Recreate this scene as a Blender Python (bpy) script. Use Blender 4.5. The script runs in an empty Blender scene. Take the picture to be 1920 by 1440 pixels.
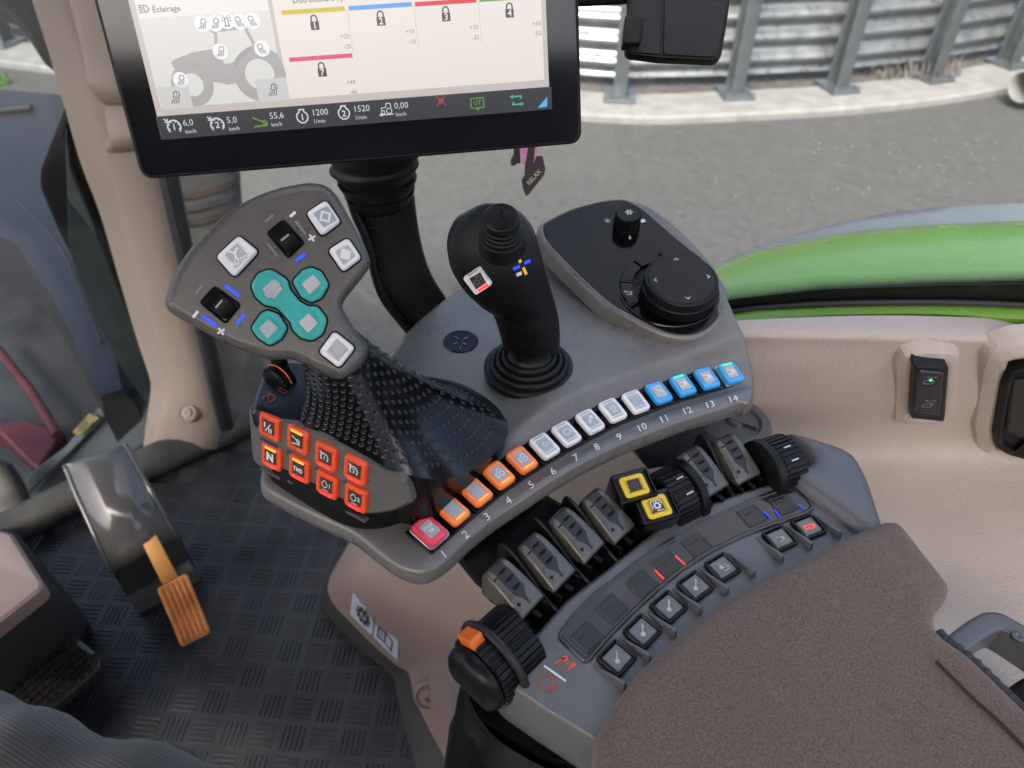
import bpy, bmesh, math, random
from mathutils import Vector, Matrix
from mathutils.geometry import delaunay_2d_cdt
random.seed(7)
V3 = Vector
sc = bpy.context.scene
col = sc.collection
# ------------------------------------------------------------------ camera, sky, sun, exposure
FP, PITCH = 1400.0, math.radians(42)
CAM = V3((0, 0, 1.10))
AX_R = V3((1, 0, 0)); AX_F = V3((0, math.cos(PITCH), -math.sin(PITCH))); AX_U = V3((0, math.sin(PITCH), math.cos(PITCH)))
cam = bpy.data.cameras.new('camera'); cam.sensor_width = 36; cam.lens = 36 * FP / 1920
cam.clip_start = 0.02; cam.clip_end = 500
cam.dof.use_dof = True; cam.dof.focus_distance = 0.53; cam.dof.aperture_fstop = 8.5
co = bpy.data.objects.new('camera', cam); col.objects.link(co)
co.location = CAM; co.rotation_euler = (math.pi / 2 - PITCH, 0, 0)
sc.camera = co
SUN_EL, SUN_AZ = math.radians(50), math.radians(200)      # azimuth clockwise from +Y (camera heading)
w = bpy.data.worlds.new('World'); sc.world = w; w.use_nodes = True
nt = w.node_tree; bg = nt.nodes['Background']
sky = nt.nodes.new('ShaderNodeTexSky'); sky.sky_type = 'NISHITA'; sky.sun_disc = False
sky.sun_elevation = SUN_EL; sky.sun_rotation = SUN_AZ; sky.dust_density = 7.0; sky.air_density = 0.7; sky.ozone_density = 0.6
nt.links.new(sky.outputs[0], bg.inputs[0]); bg.inputs[1].default_value = 0.14
sl = bpy.data.lights.new('sun', 'SUN'); sl.energy = 1.5; sl.angle = math.radians(12); sl.color = (1, .95, .88)
so = bpy.data.objects.new('sun', sl); col.objects.link(so)
sd = V3((math.sin(SUN_AZ) * math.cos(SUN_EL), math.cos(SUN_AZ) * math.cos(SUN_EL), math.sin(SUN_EL)))
so.rotation_euler = sd.to_track_quat('Z', 'Y').to_euler()
vs = sc.view_settings; vs.view_transform = 'Standard'; vs.look = 'None'; vs.gamma = 1; vs.exposure = 2.0
sc.display_settings.display_device = 'sRGB'
sc.cycles.use_denoising = True; sc.cycles.max_bounces = 10; sc.cycles.transparent_max_bounces = 16
sc.cycles.caustics_reflective = False; sc.cycles.caustics_refractive = False

# ------------------------------------------------------------------ measuring helpers: a sight line met with a real plane
def ray(px, py): return AX_F + AX_R * ((px - 960) / FP) - AX_U * ((py - 720) / FP)
def Pd(px, py, d): return CAM + ray(px, py) * d
def Pz(px, py, z):
    r = ray(px, py); return CAM + r * ((z - CAM.z) / r.z)
def Pp(px, py, o, n):
    r = ray(px, py); return CAM + r * ((o - CAM).dot(n) / r.dot(n))
def frame(o, x, y):
    x = x.normalized(); z = x.cross(y).normalized(); y = z.cross(x)
    m = Matrix((x, y, z)).transposed().to_4x4(); m.translation = o; return m
def lerp(a, b, t): return a + (b - a) * t
def sstep(a, b, x):
    t = min(1, max(0, (x - a) / (b - a))); return t * t * (3 - 2 * t)
def catmull(p, per=6, closed=True):
    n = len(p); out = []
    for i in range(n if closed else n - 1):
        if closed: a, b, c, d = p[i - 1], p[i], p[(i + 1) % n], p[(i + 2) % n]
        else: a, b, c, d = p[max(i - 1, 0)], p[i], p[i + 1], p[min(i + 2, n - 1)]
        for k in range(per):
            t = k / per
            out.append(0.5 * ((2 * b) + (c - a) * t + (2 * a - 5 * b + 4 * c - d) * t * t + (3 * b - a - 3 * c + d) * t ** 3))
    if not closed: out.append(p[-1])
    return out
def V2(l): return [Vector(q) for q in l]
def area(p): return sum(p[i - 1].x * p[i].y - p[i].x * p[i - 1].y for i in range(len(p))) / 2
def ccw(p): return p if area(p) > 0 else p[::-1]
def offset(p, d):          # inset a ccw polygon by d
    n = len(p); out = []
    for i in range(n):
        a, b, c = p[i - 1], p[i], p[(i + 1) % n]
        e1 = (b - a); e2 = (c - b)
        if e1.length < 1e-9: e1 = e2
        if e2.length < 1e-9: e2 = e1
        n1 = Vector((-e1.y, e1.x)).normalized(); n2 = Vector((-e2.y, e2.x)).normalized()
        m = n1 + n2
        if m.length < 1e-6: m = n1
        m.normalize(); k = max(.45, m.dot(n1))
        out.append(Vector((b.x, b.y)) + m * (d / k))
    if d > .0009:          # drop folds: points that came too close to the outline slide onto their good neighbours
        bad = []
        for q in out:
            dm = 9
            for i in range(n):
                a, b = p[i - 1], p[i]; e = b - a; t = max(0, min(1, (q - a).dot(e) / max(e.length_squared, 1e-14))); dm = min(dm, (a + e * t - q).length)
            bad.append(dm < d * .93)
        good = [i for i in range(n) if not bad[i]]
        if good and len(good) < n:
            for i in range(n):
                if bad[i]:
                    j = i
                    while bad[j % n]: j -= 1
                    k2 = i
                    while bad[k2 % n]: k2 += 1
                    out[i] = out[j % n].lerp(out[k2 % n], (i - j) / (k2 - j))
    return out
def rpoly(p, r, seg=4):    # fillet the corners
    p = ccw([Vector(q[:2]) if not isinstance(q, Vector) else Vector((q.x, q.y)) for q in p]); n = len(p); out = []
    for i in range(n):
        a, b, c = p[i - 1], p[i], p[(i + 1) % n]
        u = (a - b); v = (c - b); lu, lv = u.length, v.length; u.normalize(); v.normalize()
        ang = math.acos(max(-1, min(1, u.dot(v)))); t = min(r / max(math.tan(ang / 2), .05), lu * .48, lv * .48)
        q0, q1 = b + u * t, b + v * t
        for k in range(seg + 1):
            s = k / seg; out.append((1 - s) ** 2 * q0 + 2 * s * (1 - s) * b + s * s * q1)
    return out
def rrect(w, h, r, seg=4): return rpoly([(-w/2, -h/2), (w/2, -h/2), (w/2, h/2), (-w/2, h/2)], r, seg)
def circ(cx, cy, r, a0=0, a1=360, n=20, ry=None):
    ry = ry or r; full = abs(a1 - a0) >= 360
    return [Vector((cx + r * math.cos(math.radians(a0 + (a1 - a0) * k / n)), cy + ry * math.sin(math.radians(a0 + (a1 - a0) * k / n)))) for k in range(n if full else n + 1)]
# ------------------------------------------------------------------ mesh helpers
def loft(rings, closed=True, cap0=True, cap1=True):
    n = len(rings[0]); V = [V3(v) for r in rings for v in r]; F = []
    for j in range(len(rings) - 1):
        for i in range(n if closed else n - 1):
            k = (i + 1) % n
            F.append((j*n+i, j*n+k, (j+1)*n+k, (j+1)*n+i))
    if closed and cap0: F.append(tuple(range(n))[::-1])
    if closed and cap1: F.append(tuple((len(rings)-1)*n + i for i in range(n)))
    return V, F
def slab(out, prof, cap0=True, cap1=True):     # outline swept up through (inset, height) steps
    out = ccw([Vector((q[0], q[1])) for q in out]); prof = list(prof)
    if cap1: prof.append((prof[-1][0] + .0003, prof[-1][1]))
    rr = [[V3((q.x, q.y, z)) for q in (offset(out, d) if abs(d) > 1e-9 else out)] for d, z in prof]
    if len(out) <= 24: return loft(rr, True, cap0, cap1)
    g = [loft(rr, True, False, False)]         # many-sided caps are triangulated cleanly on their own
    for on, q in ((cap0, rr[0]), (cap1, rr[-1])):
        if on:
            r = delaunay_2d_cdt([Vector((v.x, v.y)) for v in q], [(i, (i + 1) % len(q)) for i in range(len(q))], [], 1, 1e-7)
            g.append(([V3((v.x, v.y, q[0].z)) for v in r[0]], [tuple(f) for f in r[2]]))
    return join(*g)
def rim(h, r, base=0, n=4):                    # rounded upper edge profile
    return [(0, base)] + [(r * (1 - math.cos(a)), h - r + r * math.sin(a)) for a in [math.pi / 2 * k / n for k in range(n + 1)]]
def box(x0, x1, y0, y1, z0, z1, b=0.002):
    b = min(b, (x1-x0)*.3, (y1-y0)*.3, (z1-z0)*.3)
    o = rpoly([(x0, y0), (x1, y0), (x1, y1), (x0, y1)], b, 2)
    return slab(o, [(b, z0), (b*.3, z0+b*.3), (0, z0+b), (0, z1-b), (b*.3, z1-b*.3), (b, z1)])
def join(*ms):
    V, F = [], []
    for v, f in ms:
        k = len(V); V += v; F += [tuple(i + k for i in q) for q in f]
    return V, F
def xf(m, M): return [M @ v for v in m[0]], m[1]
def patch(outline, H, sp):                     # surface over an outline, height from H(x, y)
    o = ccw([Vector((q[0], q[1])) for q in outline]); n = len(o)
    xs = [q.x for q in o]; ys = [q.y for q in o]; pts = list(o)
    def inside(p, m):
        c = False; dmin = 9
        for i in range(n):
            a, b = o[i - 1], o[i]
            if (a.y > p.y) != (b.y > p.y) and p.x < (b.x - a.x) * (p.y - a.y) / (b.y - a.y) + a.x: c = not c
            e = b - a; t = max(0, min(1, (p - a).dot(e) / max(e.length_squared, 1e-12))); dmin = min(dmin, (a + e * t - p).length)
        return c and dmin > m
    j = 0; y = min(ys)
    while y < max(ys):
        x = min(xs) + (sp / 2 if j % 2 else 0)
        while x < max(xs):
            p = Vector((x, y))
            if inside(p, sp * .55): pts.append(p)
            x += sp
        y += sp * .866; j += 1
    r = delaunay_2d_cdt(pts, [(i, (i + 1) % n) for i in range(n)], [], 1, 1e-7)
    return [V3((q.x, q.y, H(q.x, q.y))) for q in r[0]], [tuple(f) for f in r[2]]
def revolve(prof, n=32):                       # (radius, z) profile about local z
    return loft([[V3((r * math.cos(2*math.pi*k/n), r * math.sin(2*math.pi*k/n), z)) for k in range(n)] for r, z in prof], True, True, True)
def gear(r, dep, w, teeth, duty=.62, axis='x', bev=.0012):     # ribbed wheel along x
    pr = []
    for t in range(teeth):
        for s, q in ((0, 0), (.10, 1), (duty - .1, 1), (duty, 0)):
            a = 2 * math.pi * (t + s) / teeth; pr.append((a, r - dep + dep * q))
    rings = []
    for x, k in ((-w/2, bev*1.6), (-w/2 + bev, 0), (w/2 - bev, 0), (w/2, bev*1.6)):
        rings.append([V3((x, (q - k) * math.cos(a), (q - k) * math.sin(a))) for a, q in pr])
    return loft(rings)
def tube(path, r, n=10, flat=1.0, upv=V3((0, 0, 1)), closed=False):
    rings = []; m = len(path)
    for i, p in enumerate(path):
        t = (path[(i+1) % m] - path[i-1]) if closed else (path[min(i+1, m-1)] - path[max(i-1, 0)])
        t.normalize(); s = t.cross(upv)
        if s.length < 1e-4: s = t.cross(V3((1, 0, 0)))
        s.normalize(); u = s.cross(t); rr = r(i / max(1, m-1)) if callable(r) else r
        rings.append([p + s * (rr * math.cos(2*math.pi*k/n)) + u * (rr * flat * math.sin(2*math.pi*k/n)) for k in range(n)])
    if closed: rings.append(rings[0]); return loft(rings, True, False, False)
    return loft(rings)
def sil(st, thick=.8, n=28, per=4, ex=2.0):    # limb between left/right edges measured at a depth
    L = catmull([Pd(a[0], a[1], d) for a, b, d in st], per, False); R = catmull([Pd(b[0], b[1], d) for a, b, d in st], per, False)
    C = [(a + b) / 2 for a, b in zip(L, R)]; m = len(C); rings = []
    for i in range(m):
        ax = (C[min(i+1, m-1)] - C[max(i-1, 0)]).normalized(); a = (R[i] - L[i]) / 2
        b = ax.cross(a).normalized() * a.length * (thick(i / (m - 1)) if callable(thick) else thick)
        ring = []
        for k in range(n):
            t = 2 * math.pi * k / n; c, s = math.cos(t), math.sin(t)
            ring.append(C[i] + a * math.copysign(abs(c) ** (2/ex), c) + b * math.copysign(abs(s) ** (2/ex), s))
        rings.append(ring)
    return rings
# ------------------------------------------------------------------ objects
WM = {}
def root(name, loc, label, cat, group=None, kind=None):
    o = bpy.data.objects.new(name, None); col.objects.link(o); o.location = loc; o.empty_display_size = .02
    WM[o] = Matrix.Translation(V3(loc)); o['label'] = label; o['category'] = cat
    if group: o['group'] = group
    if kind: o['kind'] = kind
    return o
def add(name, geo, mat, parent=None, M=None, sharp=32, label=None, cat=None, kind=None, group=None, smooth=True):
    """geo = (verts, faces) or a mesh to share; without M the verts are in world space"""
    if isinstance(geo, bpy.types.Mesh):
        me = geo
    else:
        V, F = geo
        if M is None:
            if parent is not None: M = WM[parent]
            else:
                lo = V3((sum(v.x for v in V)/len(V), sum(v.y for v in V)/len(V), min(v.z for v in V))); M = Matrix.Translation(lo)
            mi = M.inverted(); V = [mi @ v for v in V]
        me = bpy.data.meshes.new(name); me.from_pydata([tuple(v) for v in V], [], F)
        bm = bmesh.new(); bm.from_mesh(me); bmesh.ops.recalc_face_normals(bm, faces=bm.faces)
        for f in bm.faces: f.smooth = smooth
        for e in bm.edges:
            if len(e.link_faces) == 2 and e.calc_face_angle(0) > math.radians(sharp): e.smooth = False
        bm.to_mesh(me); bm.free(); me.materials.append(mat)
    if M is None: M = WM[parent] if parent is not None else Matrix.Identity(4)
    o = bpy.data.objects.new(name, me); col.objects.link(o)
    if parent is not None:
        o.parent = parent; o.matrix_basis = WM[parent].inverted() @ M
    else: o.matrix_basis = M
    WM[o] = M
    if label: o['label'] = label
    if cat: o['category'] = cat
    if kind: o['kind'] = kind
    if group: o['group'] = group
    return o
_tc = {}
def text(s, size, bold=0.0, ax='CENTER', shear=0):
    k = (s, bold, ax, shear)
    if k not in _tc:
        c = bpy.data.curves.new('t', 'FONT'); c.body = s; c.align_x = ax; c.align_y = 'CENTER'; c.offset = bold; c.resolution_u = 2; c.shear = shear
        ob = bpy.data.objects.new('t', c); me = bpy.data.meshes.new_from_object(ob)
        _tc[k] = ([v.co.copy() for v in me.vertices], [tuple(p.vertices) for p in me.polygons])
        bpy.data.objects.remove(ob); bpy.data.curves.remove(c); bpy.data.meshes.remove(me)
    V, F = _tc[k]; return [v * size for v in V], F
def ribbon(pts, wd, closed=False):
    pts = [Vector((p[0], p[1])) for p in pts]; n = len(pts); L, R = [], []
    for i in range(n):
        a = pts[i-1] if (closed or i) else pts[i]; c = pts[(i+1) % n] if (closed or i < n-1) else pts[i]; b = pts[i]
        e1 = (b - a); e2 = (c - b)
        if e1.length < 1e-9: e1 = e2
        if e2.length < 1e-9: e2 = e1
        n1 = Vector((-e1.y, e1.x)).normalized(); n2 = Vector((-e2.y, e2.x)).normalized(); m = n1 + n2
        m = n1 if m.length < 1e-5 else m.normalized(); q = m * (wd / 2 / max(.5, m.dot(n1)))
        L.append(V3((b.x + q.x, b.y + q.y, 0))); R.append(V3((b.x - q.x, b.y - q.y, 0)))
    F = [(i, (i+1) % n, n + (i+1) % n, n + i) for i in range(n if closed else n - 1)]
    return L + R, F
def poly(pts): return [V3((p[0], p[1], 0)) for p in pts], [tuple(range(len(pts)))]
def T(s, x, y, size, bold=0.0, ax='CENTER', rot=0, shear=0):
    return xf(text(s, size, bold, ax, shear), Matrix.Translation((x, y, 0)) @ Matrix.Rotation(math.radians(rot), 4, 'Z'))
def L(pts, wd, closed=False): return ribbon(pts, wd, closed)
def shift(m, x, y, s=1.0, rot=0): return xf(m, Matrix.Translation((x, y, 0)) @ Matrix.Rotation(math.radians(rot), 4, 'Z') @ Matrix.Scale(s, 4))
# symbols in a unit box
def sym_key(): return join(poly(circ(-.22, -.22, .2, n=14)), L([(-.1, -.1), (.42, .42)], .11), L([(.22, .25), (.34, .13)], .09), L([(.36, .4), (.46, .3)], .08))
def sym_gauge(s): return join(L(circ(0, 0, .38, -45, 225, 18), .09), *[L([(.26*math.cos(a), .26*math.sin(a)), (.36*math.cos(a), .36*math.sin(a))], .06) for a in [math.radians(q) for q in (-20, 25, 65, 115, 155, 200)]], L([(-.5, .5), (-.3, .3)], .08), L([(-.5, .3), (-.3, .3), (-.3, .5)], .06), *( [T(s, 0, -.02, .52, .02)] if s else [L([(0, -.1), (-.25, .25)], .07)] ))
def sym_engine(s='', tail=True):
    b = [L([(-.14, .42), (.14, .42), (.14, .3), (.3, .16), (.34, 0), (.28, -.2), (.1, -.34), (-.1, -.34), (-.28, -.2), (-.34, 0), (-.3, .16), (-.14, .3)], .08, True)]
    if s: b.append(T(s, 0, -.04, .5, .02))
    return join(*b)
def sym_lock(s): return join(poly([(-.3, -.45), (.3, -.45), (.3, .1), (-.3, .1)]), L([(-.2, .08), (-.2, .3)] + circ(0, .28, .2, 180, 0, 8) + [(.2, .08)], .1))
def sym_lamp(s='', flip=False):
    k = -1 if flip else 1
    b = [L([(k*(.0 + x), y) for x, y in [(-.1, .02), (.0, .35), (.18, .42), (.36, .3), (.36, .08), (.12, -.02)]], .06, True)]
    for i in range(4): b.append(L([(k*(-.14 + .15*i), -.1 + .02*i), (k*(-.34 + .17*i), -.42)], .06))
    if s: b.append(T(s, k*.18, .2, .32, .02))
    return join(*b)
def sym_tractor(): return join(L(circ(.2, -.18, .22, n=16), .07, True), L(circ(-.32, -.26, .14, n=12), .07, True), L([(-.45, -.1), (-.42, .08), (-.05, .12), (0, .42), (.32, .42), (.4, .05)], .07))
def sym_lever(): return join(L([(-.45, .35), (.3, -.02)], .09), L([(-.45, -.35), (.42, -.2)], .09), L(circ(.2, .05, .16, n=12), .08, True))
def sym_fan(fill=True):
    b = []
    for k in range(4):
        a = math.radians(45 + 90*k); c = circ(.24*math.cos(a), .24*math.sin(a), .2, n=12); b.append(poly(c) if fill else L(c, .06, True))
    return join(*b)
def sym_snow(): return join(L(circ(0, 0, .24, n=6), .11, True), *[L([(.24*math.cos(math.radians(q)), .24*math.sin(math.radians(q))), (.46*math.cos(math.radians(q)), .46*math.sin(math.radians(q)))], .11) for q in range(0, 360, 60)])
def sym_beacon(): return join(L([(-.14, -.4), (-.14, .1)] + circ(0, .1, .14, 180, 0, 6) + [(.14, -.4)], .07), L([(-.28, -.42), (.28, -.42)], .07), *[L([(.26*math.cos(math.radians(q)), .12+.26*math.sin(math.radians(q))), (.44*math.cos(math.radians(q)), .12+.44*math.sin(math.radians(q)))], .06) for q in (-20, 20, 55, 125, 160, 200)])
def sym_arrow(): return join(L([(-.4, -.3), (.3, .4)], .08), L([(-.2, -.45), (0, .05), (.4, .1)], .07), poly([(.0, .45), (.45, .45), (.42, .0)]))
def sym_gear(n=8): return join(L(circ(0, 0, .24, n=16), .12, True), *[L([(.26*math.cos(2*math.pi*k/n), .26*math.sin(2*math.pi*k/n)), (.42*math.cos(2*math.pi*k/n), .42*math.sin(2*math.pi*k/n))], .14) for k in range(n)])
# ------------------------------------------------------------------ materials
def mat(name, c, rough=.5, metal=0, var=.08, vs_=30, bump=0.0, bs=900, coat=0, spec=.5, emit=0, ecol=None, sheen=0, rvar=.08, trans=0, alpha=None, sss=0, c2=None, stretch=None, dust=0):
    m = bpy.data.materials.new(name); m.use_nodes = True; N = m.node_tree.nodes; K = m.node_tree.links; b = N['Principled BSDF']
    tc = N.new('ShaderNodeTexCoord'); nz = N.new('ShaderNodeTexNoise'); nz.inputs['Scale'].default_value = vs_; nz.inputs['Detail'].default_value = 5
    src = tc.outputs['Object']
    if stretch:
        mp = N.new('ShaderNodeMapping'); mp.inputs['Scale'].default_value = stretch; K.new(src, mp.inputs[0]); src = mp.outputs[0]
    K.new(src, nz.inputs['Vector'])
    mx = N.new('ShaderNodeMix'); mx.data_type = 'RGBA'
    a = tuple(max(0, q * (1 - var)) for q in c); z = tuple(min(1, q * (1 + var)) for q in (c2 or c))
    mx.inputs[6].default_value = (*a, 1); mx.inputs[7].default_value = (*z, 1)
    mr = N.new('ShaderNodeMapRange'); mr.inputs[1].default_value = .3; mr.inputs[2].default_value = .7
    K.new(nz.outputs[0], mr.inputs[0]); K.new(mr.outputs[0], mx.inputs[0]); K.new(mx.outputs[2], b.inputs['Base Color'])
    if dust:               # settled dust: sparse specks and a faint film in patches
        vo = N.new('ShaderNodeTexVoronoi'); vo.inputs['Scale'].default_value = 170; K.new(src, vo.inputs['Vector'])
        sx = N.new('ShaderNodeSeparateColor'); K.new(vo.outputs['Color'], sx.inputs[0])
        r1 = N.new('ShaderNodeMapRange'); r1.inputs[1].default_value = .09; r1.inputs[2].default_value = .05; K.new(vo.outputs['Distance'], r1.inputs[0])
        r2 = N.new('ShaderNodeMapRange'); r2.inputs[1].default_value = .80; r2.inputs[2].default_value = .84; r2.inputs[4].default_value = .55; K.new(sx.outputs[0], r2.inputs[0])
        mu = N.new('ShaderNodeMath'); mu.operation = 'MULTIPLY'; K.new(r1.outputs[0], mu.inputs[0]); K.new(r2.outputs[0], mu.inputs[1])
        n3 = N.new('ShaderNodeTexNoise'); n3.inputs['Scale'].default_value = 9; n3.inputs['Detail'].default_value = 3; n3.inputs['Roughness'].default_value = .5; K.new(src, n3.inputs['Vector'])
        r3 = N.new('ShaderNodeMapRange'); r3.inputs[1].default_value = .45; r3.inputs[2].default_value = .8; r3.inputs[4].default_value = .12; K.new(n3.outputs[0], r3.inputs[0])
        ad = N.new('ShaderNodeMath'); ad.operation = 'ADD'; K.new(mu.outputs[0], ad.inputs[0]); K.new(r3.outputs[0], ad.inputs[1])
        m4 = N.new('ShaderNodeMath'); m4.operation = 'MULTIPLY'; m4.use_clamp = True; m4.inputs[1].default_value = dust; K.new(ad.outputs[0], m4.inputs[0])
        md = N.new('ShaderNodeMix'); md.data_type = 'RGBA'; md.inputs[7].default_value = (.42, .40, .36, 1); K.new(m4.outputs[0], md.inputs[0]); K.new(mx.outputs[2], md.inputs[6]); K.new(md.outputs[2], b.inputs['Base Color'])
    m2 = N.new('ShaderNodeMapRange'); m2.inputs[1].default_value = .25; m2.inputs[2].default_value = .75
    m2.inputs[3].default_value = max(.02, rough - rvar); m2.inputs[4].default_value = min(1, rough + rvar)
    K.new(nz.outputs[0], m2.inputs[0]); K.new(m2.outputs[0], b.inputs['Roughness'])
    b.inputs['Metallic'].default_value = metal; b.inputs['Coat Weight'].default_value = coat; b.inputs['Coat Roughness'].default_value = .06
    b.inputs['Specular IOR Level'].default_value = spec; b.inputs['Transmission Weight'].default_value = trans
    if sss: b.inputs['Subsurface Weight'].default_value = sss; b.inputs['Subsurface Radius'].default_value = (.004, .004, .004); b.inputs['Subsurface Scale'].default_value = .5
    if sheen: b.inputs['Sheen Weight'].default_value = sheen; b.inputs['Sheen Roughness'].default_value = .4
    if emit:
        b.inputs['Emission Color'].default_value = (*(ecol or c), 1); b.inputs['Emission Strength'].default_value = emit
    if alpha is not None: b.inputs['Alpha'].default_value = alpha
    if bump:
        n2 = N.new('ShaderNodeTexNoise'); n2.inputs['Scale'].default_value = bs; n2.inputs['Detail'].default_value = 2; K.new(src, n2.inputs['Vector'])
        bp = N.new('ShaderNodeBump'); bp.inputs['Strength'].default_value = bump; bp.inputs['Distance'].default_value = .001
        K.new(n2.outputs[0], bp.inputs['Height']); K.new(bp.outputs[0], b.inputs['Normal'])
    return m
M_CON = mat('grey_metallic_plastic', (.175, .168, .156), .31, .3, .08, 25, .2, 1700, spec=.5, dust=.5, rvar=.1)
M_DECK = mat('grey_armrest_plastic', (.125, .13, .137), .36, .12, .08, 25, .25, 1300, dust=.5, rvar=.1)
M_HEAD = mat('warm_grey_lever_plastic', (.115, .108, .10), .30, .2, .08, 25, .2, 1700, dust=.35)
M_BLK = mat('matte_black_plastic', (.004, .004, .004), .5, 0, .2, 40, .15, 1500, spec=.18)
M_SOFT = mat('soft_black_plastic', (.006, .0062, .007), .36, 0, .15, 30, .12, 1800, spec=.25, dust=.1)
M_GLOSS = mat('gloss_black_panel', (.003, .003, .0035), .12, 0, .2, 12, 0, rvar=.06, spec=.28, dust=.05)
M_GRIP = mat('black_grip_rubber', (.004, .004, .004), .22, 0, .2, 40, 0, rvar=.05, spec=.34)
M_DIMP = mat('glossy_dimple', (.005, .005, .005), .18, 0, .2, 40, 0, rvar=.04, spec=.5)
M_LEATH = mat('grained_black_grip', (.004, .004, .0045), .30, 0, .2, 40, .6, 1100, rvar=.06, spec=.35)
M_RUB = mat('black_rubber_bellows', (.006, .006, .006), .40, 0, .3, 60, .1, 900, spec=.28, dust=.07)
M_BLUEBLK = mat('blue_black_gloss', (.007, .010, .018), .26, 0, .1, 20, .05, 2000)
M_METALP = mat('pewter_paddle_plastic', (.125, .119, .109), .30, .35, .12, 60, .1, 2500)
M_PADIN = mat('dark_paddle_rubber', (.020, .020, .019), .42, 0, .15, 60, .1, 1500)
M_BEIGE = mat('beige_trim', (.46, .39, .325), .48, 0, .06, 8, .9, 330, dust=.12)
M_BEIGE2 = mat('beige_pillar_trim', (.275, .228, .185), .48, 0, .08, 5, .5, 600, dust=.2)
M_MAUVE = mat('taupe_pedestal_trim', (.30, .22, .185), .55, 0, .07, 6, .2, 700)
M_DGREY = mat('dark_grey_edge', (.045, .045, .042), .6, 0, .15, 15, .2, 500)
M_SEAL = mat('rubber_seal', (.012, .013, .013), .5, 0, .3, 20, .1, 600)
M_WHITEK = mat('clear_white_key', (.90, .90, .89), .12, 0, .03, 60, coat=.5, sss=.3)
M_WHITEP = mat('white_print', (.82, .82, .82), .5, 0, .03)
M_GRAYL = mat('grey_key_label', (.40, .45, .48), .3, 0, .06, 80)
M_PALEL = mat('pale_key_label', (.50, .50, .48), .3, 0, .08, 80)
M_ORK = mat('orange_key', (.90, .22, .05), .2, 0, .06, 60, coat=.6, sss=.3, emit=.04)
M_RDK = mat('red_key', (.75, .05, .09), .2, 0, .06, 60, coat=.6, sss=.3, emit=.04)
M_BLK_ = mat('blue_key', (.03, .33, .70), .18, 0, .06, 60, coat=.6, sss=.3, emit=.04)
M_TEAL = mat('teal_key', (.06, .47, .42), .14, 0, .06, 60, coat=.8, sss=.3)
M_YEL = mat('yellow_key', (.83, .55, .02), .35, 0, .06, 60, coat=.2)
M_ORANGE = mat('orange_plastic', (.80, .17, .025), .42, 0, .12, 40, .1, 900)
M_LEDR = mat('red_led', (1, .03, .02), .4, emit=.55, ecol=(1, .03, .02))
M_LEDO = mat('amber_led', (1, .45, .05), .4, emit=.2, ecol=(1, .42, .04))
M_LEDG = mat('green_led', (.05, .9, .2), .4, emit=.45, ecol=(.05, .9, .2))
M_LEDB = mat('blue_mark', (.01, .06, .9), .4, emit=.3, ecol=(.01, .06, 1))
M_BRK = mat('dark_icon_ground', (.03, .028, .025), .4)
M_ORP = mat('orange_print', (.75, .13, .04), .5)
M_YELP = mat('yellow_print', (.85, .5, .02), .45, emit=.1)
M_GREYP = mat('grey_print', (.22, .22, .22), .5)
# ================================================================== the yard outside
G = -1.35
def node_mat(name):
    m = bpy.data.materials.new(name); m.use_nodes = True; return m, m.node_tree.nodes, m.node_tree.links, m.node_tree.nodes['Principled BSDF']
M_ASPH = mat('worn_asphalt', (.038, .0385, .039), .85, 0, .16, 38, 1.0, 120, c2=(.050, .0505, .050), dust=.12)
M_KERB = mat('pale_concrete', (.155, .155, .152), .85, 0, .2, 7, .6, 120)
M_GALV = mat('galvanised_steel', (.175, .188, .197), .32, .6, .2, 9, .08, 60, rvar=.12)
M_POST = mat('galvanised_post', (.14, .157, .17), .42, .7, .15, 9, .1, 80)
M_SOIL = mat('dark_soil', (.05, .045, .04), .95, 0, .5, 20, .8, 60)
M_GRASS = mat('grass_blades', (.06, .17, .02), .7, 0, .4, 30)
M_DRY = mat('dry_straw', (.10, .095, .085), .8, 0, .3, 30)
add('ground', (lambda o: slab(o, [(0, G - .3), (0, G)]))([(-40, -30), (40, -30), (40, 60), (-40, 60)]), M_ASPH, label='grey worn asphalt of the yard outside the side window', cat='ground', kind='structure')
post_px = [(1161, 186), (1380, 181), (1575, 170), (1752, 150), (1898, 124)]
pw = [Pz(x, y, G + .07) for x, y in post_px]
# the retaining wall bends gently round the yard: go on to both sides
leftw = [V3((-6.6, 8.0, G + .07)), V3((-4.9, 7.5, G + .07)), V3((-3.4, 7.05, G + .07)), V3((-2.0, 6.75, G + .07)), V3((-.6, 6.5, G + .07))]
bases = leftw + pw
step = pw[-1] - pw[-2]; bases += [pw[-1] + step * k for k in (1, 2, 3)]
fl = catmull(bases, 6, False)
def nrm2(i, l):
    t = l[min(i+1, len(l)-1)] - l[max(i-1, 0)]; return V3((-t.y, t.x, 0)).normalized()
ring = []
for i, p in enumerate(fl):
    n = nrm2(i, fl); f = p - n * .33; b = p + n * .13
    ring.append([V3((f.x, f.y, G - .05)), V3((f.x, f.y, G + .045)), V3((f.x + n.x*.02, f.y + n.y*.02, G + .066)), V3((f.x + n.x*.05, f.y + n.y*.05, G + .07)), V3((b.x, b.y, G + .07)), V3((b.x, b.y, G - .05))])
kerb = add('kerb', loft(ring, True), M_KERB, label='pale concrete strip footing under the corrugated steel wall', cat='kerb', kind='structure')
ring = []
for i, p in enumerate(fl):
    n = nrm2(i, fl); q = p + n * .14
    ring.append([V3((q.x, q.y, G + .05)), V3((q.x, q.y, G + .06)), V3((q.x + n.x*.3, q.y + n.y*.3, G + .09)), V3((q.x + n.x*.3, q.y + n.y*.3, G + .05))])
add('soil', loft(ring, True), M_SOIL, label='dark soil showing in the gap below the corrugated sheets', cat='soil', kind='structure')
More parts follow.
